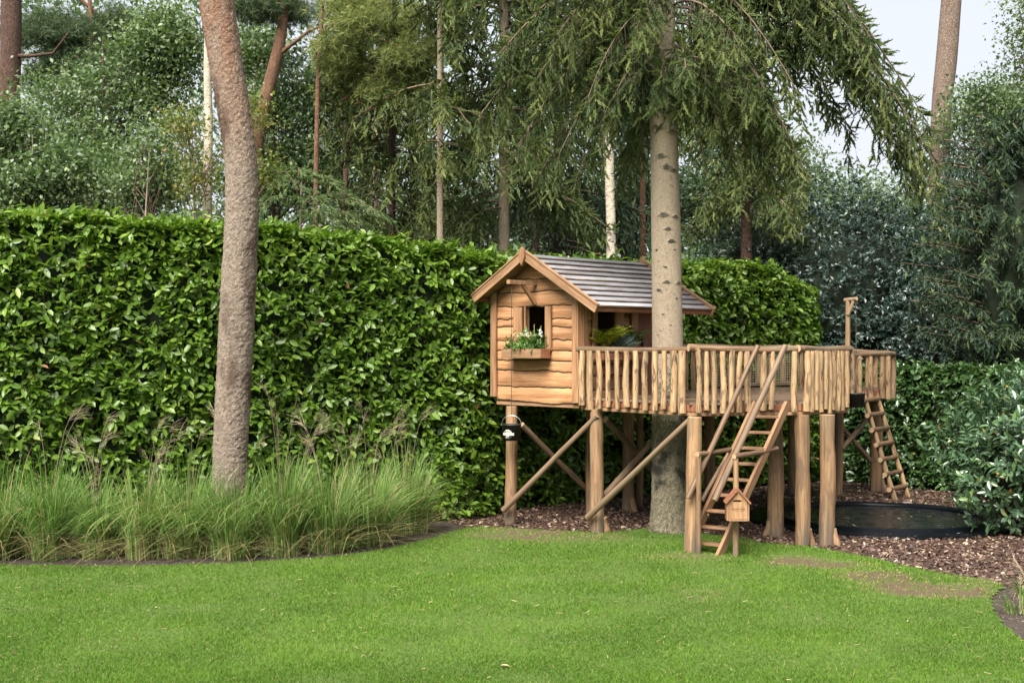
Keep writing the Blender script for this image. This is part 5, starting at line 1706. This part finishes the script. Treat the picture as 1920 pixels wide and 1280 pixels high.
# slim spruces behind the hedge
def boughs_for(seed, zs, Lr, n, droop=(.35, .6)):
    r = random.Random(seed)
    return [(r.uniform(*zs), r.uniform(-3.14, 3.14), r.uniform(*Lr), r.uniform(.0, .1), r.uniform(*droop)) for _ in range(n)]
b1 = (at(825, 0, 23.0).x, 23.0)
spruce('young_spruce', 'slim young spruce with a pale bare trunk left of the playhouse roof', b1, [at(825, y, 23.0) for y in (899, 600, 440, 250, 60, -250, -500)], [.075, .066, .06, .055, .048, .035, .02], M_SPRUCE,
       boughs_for(5, (6.6, 11.0), (.8, 1.7), 34) + boughs_for(6, (5.0, 6.6), (.7, 1.5), 9), 32, M_SPR, dens=.75, tw=.19, gap=.06, strands=False, hang=(.25, .8), sides=12)
b2 = (at(945, 0, 24.0).x, 24.0)
spruce('dark_spruce', 'dense dark green spruce behind the playhouse ridge', b2, [at(945, y, 24.0) for y in (888, 600, 380, 100, -200, -500)], [.13, .11, .10, .09, .07, .04], M_SPRUCE,
       boughs_for(8, (4.9, 11.5), (1.0, 2.3), 84), 33, M_SPRD, dens=.62, tw=.20, gap=.062, strands=False, hang=(.3, 1.0), sides=12)
b3 = (at(1045, 0, 27.5).x, 27.5)
spruce('shaded_spruce', 'shaded blue green spruce behind the dark spruce above the playhouse', b3, [at(1045, y, 27.5) for y in (858, 600, 300, 0, -300)], [.12, .11, .09, .07, .04], M_PINEDARK,
       boughs_for(9, (4.4, 11.5), (1.0, 2.4), 66), 34, M_SPRB, dens=.55, tw=.22, gap=.068, strands=False, hang=(.3, 1.0), sides=10)
b4 = (at(735, 0, 27.0).x, 27.0)
spruce('olive_spruce', 'olive green spruce rising behind the slim young spruce', b4, [at(735, y, 27.0) for y in (861, 600, 300, 0, -200)], [.10, .09, .07, .05, .03], M_PINEDARK,
       boughs_for(12, (4.2, 10.0), (.9, 2.0), 56), 35, M_SPRD, dens=.55, tw=.22, gap=.068, strands=False, hang=(.3, .9), sides=10)
b5 = (at(1400, 0, 25.0).x, 25.0)
spruce('hanging_spruce', 'spruce behind the hedge beneath the long drooping bough', b5, [at(1400, y, 25.0) for y in (878, 600, 300, 0, -200)], [.13, .12, .10, .07, .04], M_PINEDARK,
       boughs_for(13, (4.8, 11.0), (.9, 2.0), 52), 36, M_SPRD, dens=.55, tw=.21, gap=.066, strands=False, hang=(.3, 1.0), sides=10)

# ------------------------------------------------------------------ broadleaved trees, birches and pines behind the hedge
def leaf_cloud(rng, clumps, per, leaf, sig, v0=.0):
    c = np.repeat(clumps, per, 0)
    p = c + rng.normal(size=c.shape) * np.array([sig, sig, sig * .7])
    n = len(p)
    d = rng.normal(size=(n, 3)) + np.array([0, 0, -.35]); nn = rng.normal(size=(n, 3)) * .6 + np.array([0, -.25, 1.0])
    cv = np.repeat(rng.random(len(clumps)), per)
    v = np.clip(.05 + .55 * cv + .42 * rng.random(n) + v0, 0, 1)
    return scatter(DV, DF, p, frames(d, nn), leaf * (.6 + .7 * rng.random(n)), v)

def broadleaf(name, label, px, Z, crowns, mat, barkm, seed, trunk_r=.1, leaf=.10, per=110, ncl=60, sig=.28, lean=0.0, top=None, cat='tree'):
    """crowns: list of (px, py, half width px, half height px, depth offset) ellipsoids"""
    rng = np.random.default_rng(seed)
    b = at(px, 0, Z)
    e = tree(name, label, (b.x, Z), cat)
    cl = []
    for cx_, cy_, hw, hh, dz in crowns:
        c = at(cx_, cy_, Z + dz); k = (Z + dz) / F
        u = unit(rng.normal(size=(ncl, 3))) * (rng.random((ncl, 1)) ** .45)
        cl.append(np.array([c.x - b.x, dz, c.z]) + u * np.array([hw * k, max(hw * k * .7, .5), hh * k]))
    cl = np.concatenate(cl)
    cl = cl[cl[:, 2] > .3]
    V, t_, a_ = leaf_cloud(rng, cl, per, leaf, sig)
    zt = top if top else cl[:, 2].max() * .92
    tp = np.array([[lean * t * t * zt + .04 * math.sin(5 * t + seed), 0, zt * t] for t in np.linspace(0, 1, 7)])
    trunk('trunk', [Vector(p) + Vector((b.x, Z, 0)) for p in tp], np.linspace(trunk_r, trunk_r * .25, 7), barkm, e, 12, seed=seed)
    lines = []
    for c in cl[rng.permutation(len(cl))[:min(len(cl), 26)]]:
        h0 = np.clip(c[2] - .35 * abs(c[0]) - .5 - rng.random(), .5, zt * .95)
        p0 = np.array([np.interp(h0, tp[:, 2], tp[:, 0]), 0, h0])
        mid = (p0 + c) / 2 + np.array([0, 0, -.12]) + rng.normal(size=3) * .1
        lines.append((np.stack([p0, mid, c]), [trunk_r * .32, trunk_r * .2, .008]))
    V1, t1 = tubes_np(lines, 5)
    obj('branches', tri_mesh('branches', V1, t1, None, M_BRANCH, smooth=True), WM[e.name].copy(), e)
    obj('crown', tri_mesh('crown', V, t_, a_, mat), WM[e.name].copy(), e)
    return e
M_OAK = leafy('oak_leaf', [(0, (.032, .060, .028)), (.45, (.086, .138, .058)), (.85, (.17, .235, .10)), (1, (.29, .35, .14))], .38, .35, .5)
M_OAKD = leafy('shaded_leaf', [(0, (.028, .055, .032)), (.5, (.075, .12, .06)), (1, (.165, .22, .105))], .38, .3, .5)
M_OAKY = leafy('yellowing_leaf', [(0, (.05, .085, .02)), (.5, (.12, .16, .035)), (.85, (.24, .22, .05)), (1, (.34, .18, .06))], .5, .4, .4)
broadleaf('oak_tree', 'leafy oak filling the gap between the dark pine and the birch', 190, 26, [(150, 240, 120, 130, 0), (270, 180, 100, 120, .5), (210, 330, 170, 60, -.5), (310, 70, 60, 70, .5)], M_OAK, M_PINEDARK, 41, .10, .10, 125, 62, .30)
broadleaf('oak_sapling', 'young oak just behind the hedge at the left edge', 60, 22, [(30, 350, 90, 60, 0), (110, 330, 70, 60, .3), (20, 250, 40, 60, .4)], M_OAK, M_GREYSTEM, 42, .04, .09, 130, 40, .24)
broadleaf('slender_sapling', 'slender sapling with a forked pale stem behind the hedge', 252, 21.5, [(290, 300, 50, 70, .6), (250, 350, 60, 35, .6)], M_OAK, M_GREYSTEM, 43, .035, .08, 90, 26, .22, lean=.05)
broadleaf('beech_tree', 'broadleaved tree showing between the bowed pine and the thin red pine', 515, 30, [(520, 200, 60, 120, 0), (500, 320, 80, 70, 0), (580, 310, 80, 80, 1), (480, 110, 35, 60, 1)], M_OAK, M_PINEDARK, 44, .09, .10, 135, 46, .29)
broadleaf('holm_oak', 'dark broadleaved tree behind the thin red pine', 660, 31, [(650, 300, 110, 90, 0), (700, 200, 70, 80, 0), (620, 180, 50, 80, .5)], M_OAKD, M_PINEDARK, 45, .12, .105, 135, 50, .31)
broadleaf('shaded_oak', 'shaded broadleaved tree behind the birch and the playhouse', 1180, 30, [(1200, 380, 120, 90, 0), (1080, 400, 110, 70, .5), (1210, 220, 80, 90, .5), (900, 400, 90, 60, .5)], M_OAKD, M_PINEDARK, 46, .12, .105, 135, 46, .31)
broadleaf('hazel_tree', 'blue green broadleaved tree seen through the hanging spruce boughs', 1400, 31, [(1330, 380, 90, 80, 0), (1440, 330, 110, 100, .5), (1590, 400, 110, 60, 0), (1340, 210, 50, 80, .5)], M_OAKD, M_PINEDARK, 47, .12, .105, 135, 44, .31)
broadleaf('maple_tree', 'pale leafy tree at the top right corner beside the open sky', 1925, 27, [(1925, 70, 45, 110, 0), (1935, 180, 50, 60, 0)], M_OAK, M_PINEDARK, 48, .09, .085, 110, 26, .26)
broadleaf('alder_tree', 'small twiggy tree with open crown standing above the yew', 1850, 26, [(1845, 190, 50, 40, 0), (1820, 230, 60, 40, 0), (1890, 230, 40, 60, 0)], M_OAK, M_PINEDARK, 49, .06, .08, 100, 26, .24)
broadleaf('yellowing_shrub', 'sparse shrub with yellowing leaves round the left birch', 365, 21.3, [(350, 230, 35, 45, 0), (375, 330, 40, 55, 0), (470, 210, 25, 40, .4), (490, 330, 30, 50, .4)], M_OAKY, M_GREYSTEM, 50, .03, .075, 38, 20, .17, cat='shrub')

def birch(name, label, px, Z, pts, r):
    b = at(px, 0, Z)
    e = tree(name, label, (b.x, Z))
    trunk('trunk', [at(x, y, Z) for x, y in pts], r, M_BIRCH, e, 14, seed=px)
    return e
birch('birch_tree', 'cream barked birch trunk just left of the bowed pine', 388, 22.5, [(388, 904), (388, 500), (389, 350), (391, 230), (389, 120), (392, -60), (395, -250)], [.09, .085, .082, .075, .065, .05, .03])
birch('birch_tree', 'pale birch trunk seen behind the playhouse roof among spruce boughs', 1145, 23.5, [(1146, 893), (1146, 480), (1143, 330), (1140, 200), (1128, 60), (1126, -100), (1124, -300)], [.10, .09, .088, .08, .07, .055, .03])

M_PNEED = leafy('pine_needles', [(0, (.030, .055, .028)), (.5, (.068, .105, .052)), (1, (.135, .18, .085))], .55, .3, .3, (1.1, 1.2, .8))
M_PNEEDY = leafy('golden_pine_needles', [(0, (.07, .10, .03)), (.5, (.16, .20, .062)), (.9, (.27, .30, .10)), (1, (.34, .28, .09))], .55, .3, .3, (1.2, 1.1, .7))
def pine(name, label, px, Z, pts, r, barkm, limbs, clouds, mat, seed, ncl=26, per=60, size=.16, sig=.20):
    rng = np.random.default_rng(seed)
    b = at(px, 0, Z)
    e = tree(name, label, (b.x, Z))
    trunk('trunk', [at(x, y, Z) for x, y in pts], r, barkm, e, 16, seed=seed)
    lines = []
    for pl, r0 in limbs:
        p = np.array([tuple(at(x, y, Z + dz)) for x, y, dz in pl]) - np.array([b.x, Z, 0])
        lines.append((p, np.linspace(r0, r0 * .35, len(p))))
    if clouds:
        cl = []
        for cx_, cy_, hw, hh, dz in clouds:
            c = at(cx_, cy_, Z + dz); k = (Z + dz) / F
            u = unit(rng.normal(size=(ncl, 3))) * (rng.random((ncl, 1)) ** .5)
            cl.append(np.array([c.x - b.x, dz, c.z]) + u * np.array([hw * k, hw * k * .7, hh * k]))
        cl = np.concatenate(cl)
        for c in cl[::3]:
            j = np.array([c[0] * .55, c[1] * .4, c[2] - .25 - .1 * rng.random()])
            lines.append((np.stack([j, (j + c) / 2 + np.array([0, 0, .05]), c]), [.014, .010, .005]))
        cc = np.repeat(cl, per, 0)
        p = cc + rng.normal(size=cc.shape) * np.array([sig, sig, sig * .55])
        n = len(p)
        d = (p - cc) + rng.normal(size=(n, 3)) * .10 + np.array([0, 0, .10])
        v = np.clip(.15 + .35 * np.repeat(rng.random(len(cl)), per) + .45 * rng.random(n), 0, 1)
        V, t_, a_ = scatter(PTV, PTF, p, frames(d, rng.normal(size=(n, 3))), size * (.7 + .5 * rng.random(n)), v)
        obj('crown', tri_mesh('crown', V, t_, a_, mat), WM[e.name].copy(), e)
    if lines:
        V1, t1 = tubes_np(lines, 7)
        obj('branches', tri_mesh('branches', V1, t1, None, barkm, smooth=True), WM[e.name].copy(), e)
    return e
pine('pine_tree', 'dark red pine trunk at the left edge above the hedge', 16, 27, [(10, 861), (12, 500), (16, 250), (20, 100), (22, -60), (24, -300)], [.25, .23, .215, .21, .20, .15], M_PINEDARK,
     [([(25, 105, 0), (60, 105, -.2), (100, 100, -.4), (130, 60, -.5)], .05)], [], M_PNEED, 61)
pine('pine_tree', 'dark blue green pine crown with red limbs in the top left corner', 172, 31, [(165, 834), (168, 400), (170, 130), (172, 60), (168, 0), (160, -150)], [.12, .10, .075, .06, .05, .03], M_PINERED,
     [([(140, -10, 0), (165, 12, 0), (190, 35, .2), (212, 66, .3)], .055), ([(170, 125, 0), (140, 105, -.3), (120, 115, -.4)], .05)], [(90, 60, 60, 45, 0), (160, 90, 70, 45, .2), (230, 60, 50, 50, .4), (190, 140, 60, 35, 0), (110, 140, 50, 35, 0)], M_PNEED, 62, 22, 55, .19, .24)
pine('pine_tree', 'leaning pine with a rising side limb right of the bowed pine', 500, 29, [(455, 847), (470, 420), (480, 270), (500, 180), (522, 90), (532, 20), (536, -120)], [.19, .18, .165, .15, .13, .11, .07], M_PINERED,
     [([(520, 105, 0), (545, 85, -.1), (580, 58, -.2), (600, 50, -.2)], .06), ([(530, 40, 0), (500, 20, 0), (470, 30, 0)], .045)], [(470, 20, 50, 30, 0), (560, 15, 60, 30, .2)], M_PNEED, 63, 16, 40, .18, .22)
pine('pine_tree', 'thin straight red pine stem with golden green needles', 595, 25.5, [(592, 874), (592, 600), (592, 380), (594, 250), (597, 130), (603, 40), (612, -60)], [.055, .053, .05, .048, .044, .035, .02], M_PINERED,
     [([(600, 70, 0), (625, 45, -.2), (650, 40, -.3), (700, 70, -.4), (760, 90, -.5), (800, 105, -.6)], .03), ([(598, 60, 0), (640, 30, .2), (700, 10, .4), (760, 25, .5)], .028)],
     [(680, 60, 70, 40, -.3), (760, 110, 70, 45, -.4), (700, 150, 80, 45, .2), (640, 120, 40, 40, .1), (780, 180, 50, 40, 0), (650, 15, 70, 25, 0), (740, 30, 70, 30, .3)], M_PNEEDY, 64, 16, 44, .17, .19)
pine('pine_tree', 'bare pine trunk leaning against the open sky at the upper right', 1780, 27, [(1757, 861), (1760, 450), (1764, 230), (1775, 110), (1784, 0), (1794, -120), (1802, -300)], [.22, .215, .21, .215, .205, .18, .13], M_PINEGREY, [], [], M_PNEED, 65)
pine('pine_tree', 'slanting forked dark stem behind the thin red pine', 650, 29, [(642, 847), (645, 420), (648, 330), (655, 250), (668, 215), (680, 150)], [.07, .065, .06, .05, .04, .03], M_PINEDARK, [([(652, 280, 0), (640, 240, .1), (636, 200, .1)], .03)], [], M_PNEED, 66)

for px_, Z_, r_, bm_, lb_ in ((702, 29.0, .06, M_PINEGREY, 'slim grey trunk between the thin red pine and the slim young spruce'), (772, 27.5, .055, M_PINERED, 'slim reddish trunk just left of the slim young spruce'), (1003, 27.0, .065, M_PINEGREY, 'slim grey trunk above the playhouse finial'), (1203, 28.0, .06, M_PINERED, 'slim dark red trunk close to the left of the large spruce trunk')):
    pine('slim_tree', lb_, px_, Z_, [(px_ + 4, HOR + F * CH / Z_), (px_ + 2, 420), (px_, 250), (px_ - 5, 100), (px_ - 2, -60)], [r_ * 1.3, r_ * 1.1, r_, r_ * .85, r_ * .6], bm_, [], [], M_PNEED, 700 + px_)
# soft feathery conifer low behind the hedge
rng9 = np.random.default_rng(90)
hb = at(560, 0, 21.5)
hem = tree('feathery_conifer', 'low conifer with pale feathery sprays just above the hedge', (hb.x, 21.5))
trunk('trunk', [Vector((hb.x, 21.5, 0)), Vector((hb.x, 21.5, 2.5)), Vector((hb.x + .05, 21.5, 5.4))], [.05, .04, .012], M_GREYSTEM, hem, 8)
ps, ds, lines = [], [], []
for px_, py_, z0, dz in ((715, 398, 4.6, -.3), (690, 385, 4.7, .2), (640, 350, 5.0, -.2), (670, 410, 4.4, -.4), (520, 350, 4.9, -.3), (490, 385, 4.6, -.4), (600, 395, 4.7, -.7), (560, 345, 5.2, -.4), (620, 415, 4.3, -.7), (500, 330, 5.0, .3), (730, 410, 4.3, .2)):
    tp_ = np.array(tuple(at(px_, py_, 21.5 + dz))) - np.array([hb.x, 21.5, 0]); p0 = np.array([0, 0, z0 + .05])
    pts = np.array([p0 + (tp_ - p0) * t + np.array([0, 0, .22 * math.sin(math.pi * t)]) for t in np.linspace(0, 1, 12)])
    lines.append((pts, np.linspace(.014, .003, 12)))
    for j in range(2, 12):
        for k in range(7):
            d = unit(pts[j] - pts[j - 1]); sdv = unit(np.cross(d, [0, 0, 1])); s_ = rng9.choice([-1, 1]); q = rng9.random() * .28
            c = pts[j] + (sdv * s_ + d * .5) * q + rng9.normal(size=3) * .015 - np.array([0, 0, .2 * q])
            for _ in range(2):
                ps.append(c); ds.append(d * .7 + sdv * s_ * .8 + np.array([0, 0, -.35]) + rng9.normal(size=3) * .35)
ps, ds = np.array(ps), np.array(ds)
V, t_, a_ = scatter(TWV, TWF, ps, frames(ds, rng9.normal(size=ds.shape)), .12 * (.7 + .5 * rng9.random(len(ps))), rng9.random(len(ps)))
V1, t1 = tubes_np(lines, 4)
obj('branches', tri_mesh('branches', V1, t1, None, M_BRANCH), WM[hem.name].copy(), hem)
obj('crown', tri_mesh('crown', V, t_, a_, leafy('feathery_needles', [(0, (.07, .12, .04)), (1, (.21, .28, .12))], .55, .3, .3)), WM[hem.name].copy(), hem)

# ------------------------------------------------------------------ dark evergreens at the right
M_HOLLY = leafy('holly_leaf', [(0, (.012, .028, .022)), (.5, (.028, .054, .042)), (1, (.065, .10, .07))], .36, .12, .55)
M_HOLLYG = leafy('holly_leaf_green', [(0, (.016, .038, .024)), (.5, (.04, .075, .045)), (1, (.09, .14, .075))], .36, .15, .55)
def bush(name, label, px, py, Z, hw, hh, mat, seed, n=2600, leaf=.085, cat='bush', per=6):
    c = at(px, py, Z); k = Z / F
    return shrub(name, label, cat, (c.x, Z, c.z), (hw * k, max(1.0, hw * k * .6), hh * k), n, leaf, mat, seed, per=per, spread=1.25, stems=10, tv=DV * np.array([1, .85, 1]), tf=DF, upb=.5, shell=.45, core=.62)
bush('holly_bush', 'huge dark glossy evergreen bush behind the hoist post', 1600, 560, 25.0, 190, 200, M_HOLLY, 71, 5800, .095)
bush('holly_bush', 'dark glossy evergreen rising behind the right end of the tall hedge', 1440, 520, 26.0, 130, 130, M_HOLLYG, 72, 3600, .085)
bush('holly_bush', 'blue grey evergreen bush between the hoist post and the yew', 1760, 620, 24.0, 120, 170, M_HOLLY, 73, 4200, .085)
bush('holly_bush', 'dark evergreen bush filling the gap behind the yew at the right', 1840, 470, 25.5, 110, 190, M_HOLLY, 74, 3200, .095)
M_YEW = leafy('yew_needles', [(0, (.014, .032, .022)), (.5, (.034, .066, .040)), (.85, (.066, .11, .055)), (1, (.13, .18, .065))], .5, .25, .4)
rngy = np.random.default_rng(88)
yc_ = at(1890, 0, 21.5)
yew = tree('yew_tree', 'broad dark yew filling the right edge behind the low hedge', (yc_.x, 21.5))
trunk('trunk', [Vector((yc_.x, 21.6, 0)), Vector((yc_.x, 21.6, 3.0)), Vector((yc_.x + .1, 21.6, 6.2))], [.16, .11, .03], M_PINEDARK, yew, 10)
bo2 = []
for i in range(250):
    z0 = 2.15 + 4.0 * rngy.random()
    Lm = 1.75 * (1 - ((z0 - 2.6) / 4.4) ** 2 * .75)
    bo2.append((z0, rngy.uniform(-3.14, 3.14) if i % 3 else rngy.uniform(-2.8, -.9), max(.4, Lm * rngy.uniform(.6, 1.05)), .42, .22))
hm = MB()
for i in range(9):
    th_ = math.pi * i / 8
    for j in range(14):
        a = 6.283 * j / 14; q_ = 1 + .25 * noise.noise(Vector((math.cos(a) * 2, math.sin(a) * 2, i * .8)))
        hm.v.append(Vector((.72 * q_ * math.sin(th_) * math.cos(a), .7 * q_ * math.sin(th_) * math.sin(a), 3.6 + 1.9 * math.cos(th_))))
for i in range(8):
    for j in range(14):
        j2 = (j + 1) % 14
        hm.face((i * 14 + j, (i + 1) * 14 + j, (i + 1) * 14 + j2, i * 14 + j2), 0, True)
hm.build('shade_core', M_CORE, WM[yew.name].copy(), yew)
(V, t_, a_), lines = spruce_sprays(rngy, None, bo2, .66, .135, (.12, .40), gap=.045, strands=False, fine=False)
V1, t1 = tubes_np(lines, 3)
obj('branches', tri_mesh('branches', V1, t1, None, M_BRANCH), WM[yew.name].copy(), yew)
obj('crown', tri_mesh('crown', V, t_, a_, M_YEW), WM[yew.name].copy(), yew)

# ------------------------------------------------------------------ the wood far behind
rngf = np.random.default_rng(99)
NF = 2500
fx = rngf.uniform(-17, 17, NF); fy = rngf.uniform(34, 46, NF)
fz = rngf.random(NF) ** 1.4 * 15
hole = vnoise(fx + fy * .2, fz, 1.9, 6)
keepf = (hole > .022 * fz) & ~((fx > 8.5) & (fz > 7.5 + .12 * (fy - 34)))
cl = np.stack([fx, fy, fz], -1)[keepf]
c = np.repeat(cl, 34, 0)
p = c + rngf.normal(size=c.shape) * [.55, .5, .4]
p = p[p[:, 2] > .1]; n = len(p)
n2 = 15000
p2 = np.stack([rngf.uniform(-26, 26, n2), rngf.uniform(48, 58, n2), rngf.random(n2) ** 1.2 * 8.5], -1)
p = np.concatenate([p, p2]); lf = np.concatenate([np.full(n, .22), np.full(n2, .75)]); n += n2
V, t_, a_ = scatter(DV, DF, p, frames(rngf.normal(size=(n, 3)), rngf.normal(size=(n, 3)) * .7 + [0, -.3, 1]), lf * (.6 + .7 * rngf.random(n)), np.clip(rngf.random(n), 0, 1))
tag(obj('woodland', tri_mesh('woodland', V, t_, a_, leafy('far_leaf', [(0, (.035, .068, .045)), (.6, (.095, .15, .09)), (1, (.18, .25, .14))], .45, .35, .4))), 'leafy wood standing far behind the garden trees', 'woodland', kind='stuff')

# scattered fallen leaves on lawn
M_DEAD = plain('fallen_leaf', (.42, .31, .2), .8)
dl = tri_mesh('fallen_leaf', LV * np.array([1, 1.2, 1.6]), LF, None, M_DEAD)
for i, (x, y, lb) in enumerate(((938, 1258, 'pale fallen leaf on the lawn at the lower middle'), (1815, 1104, 'pale fallen leaf lying by the bare patch near the soil bed'), (1842, 1113, 'orange fallen leaf at the lawn edge near the soil bed'))):
    g0 = ground(x, y)
    o = obj('fallen_leaf', dl if i < 2 else dl.copy(), T(g0.x, g0.y, .045) @ Matrix.Rotation(i * 1.1, 4, 'Z') @ Matrix.Scale(.06 if i else .075, 4))
    tag(o, lb, 'leaf', 'fallen leaves on the lawn')
    if i == 2:
        o.data.materials.clear(); o.data.materials.append(plain('orange_leaf', (.4, .16, .05), .7))
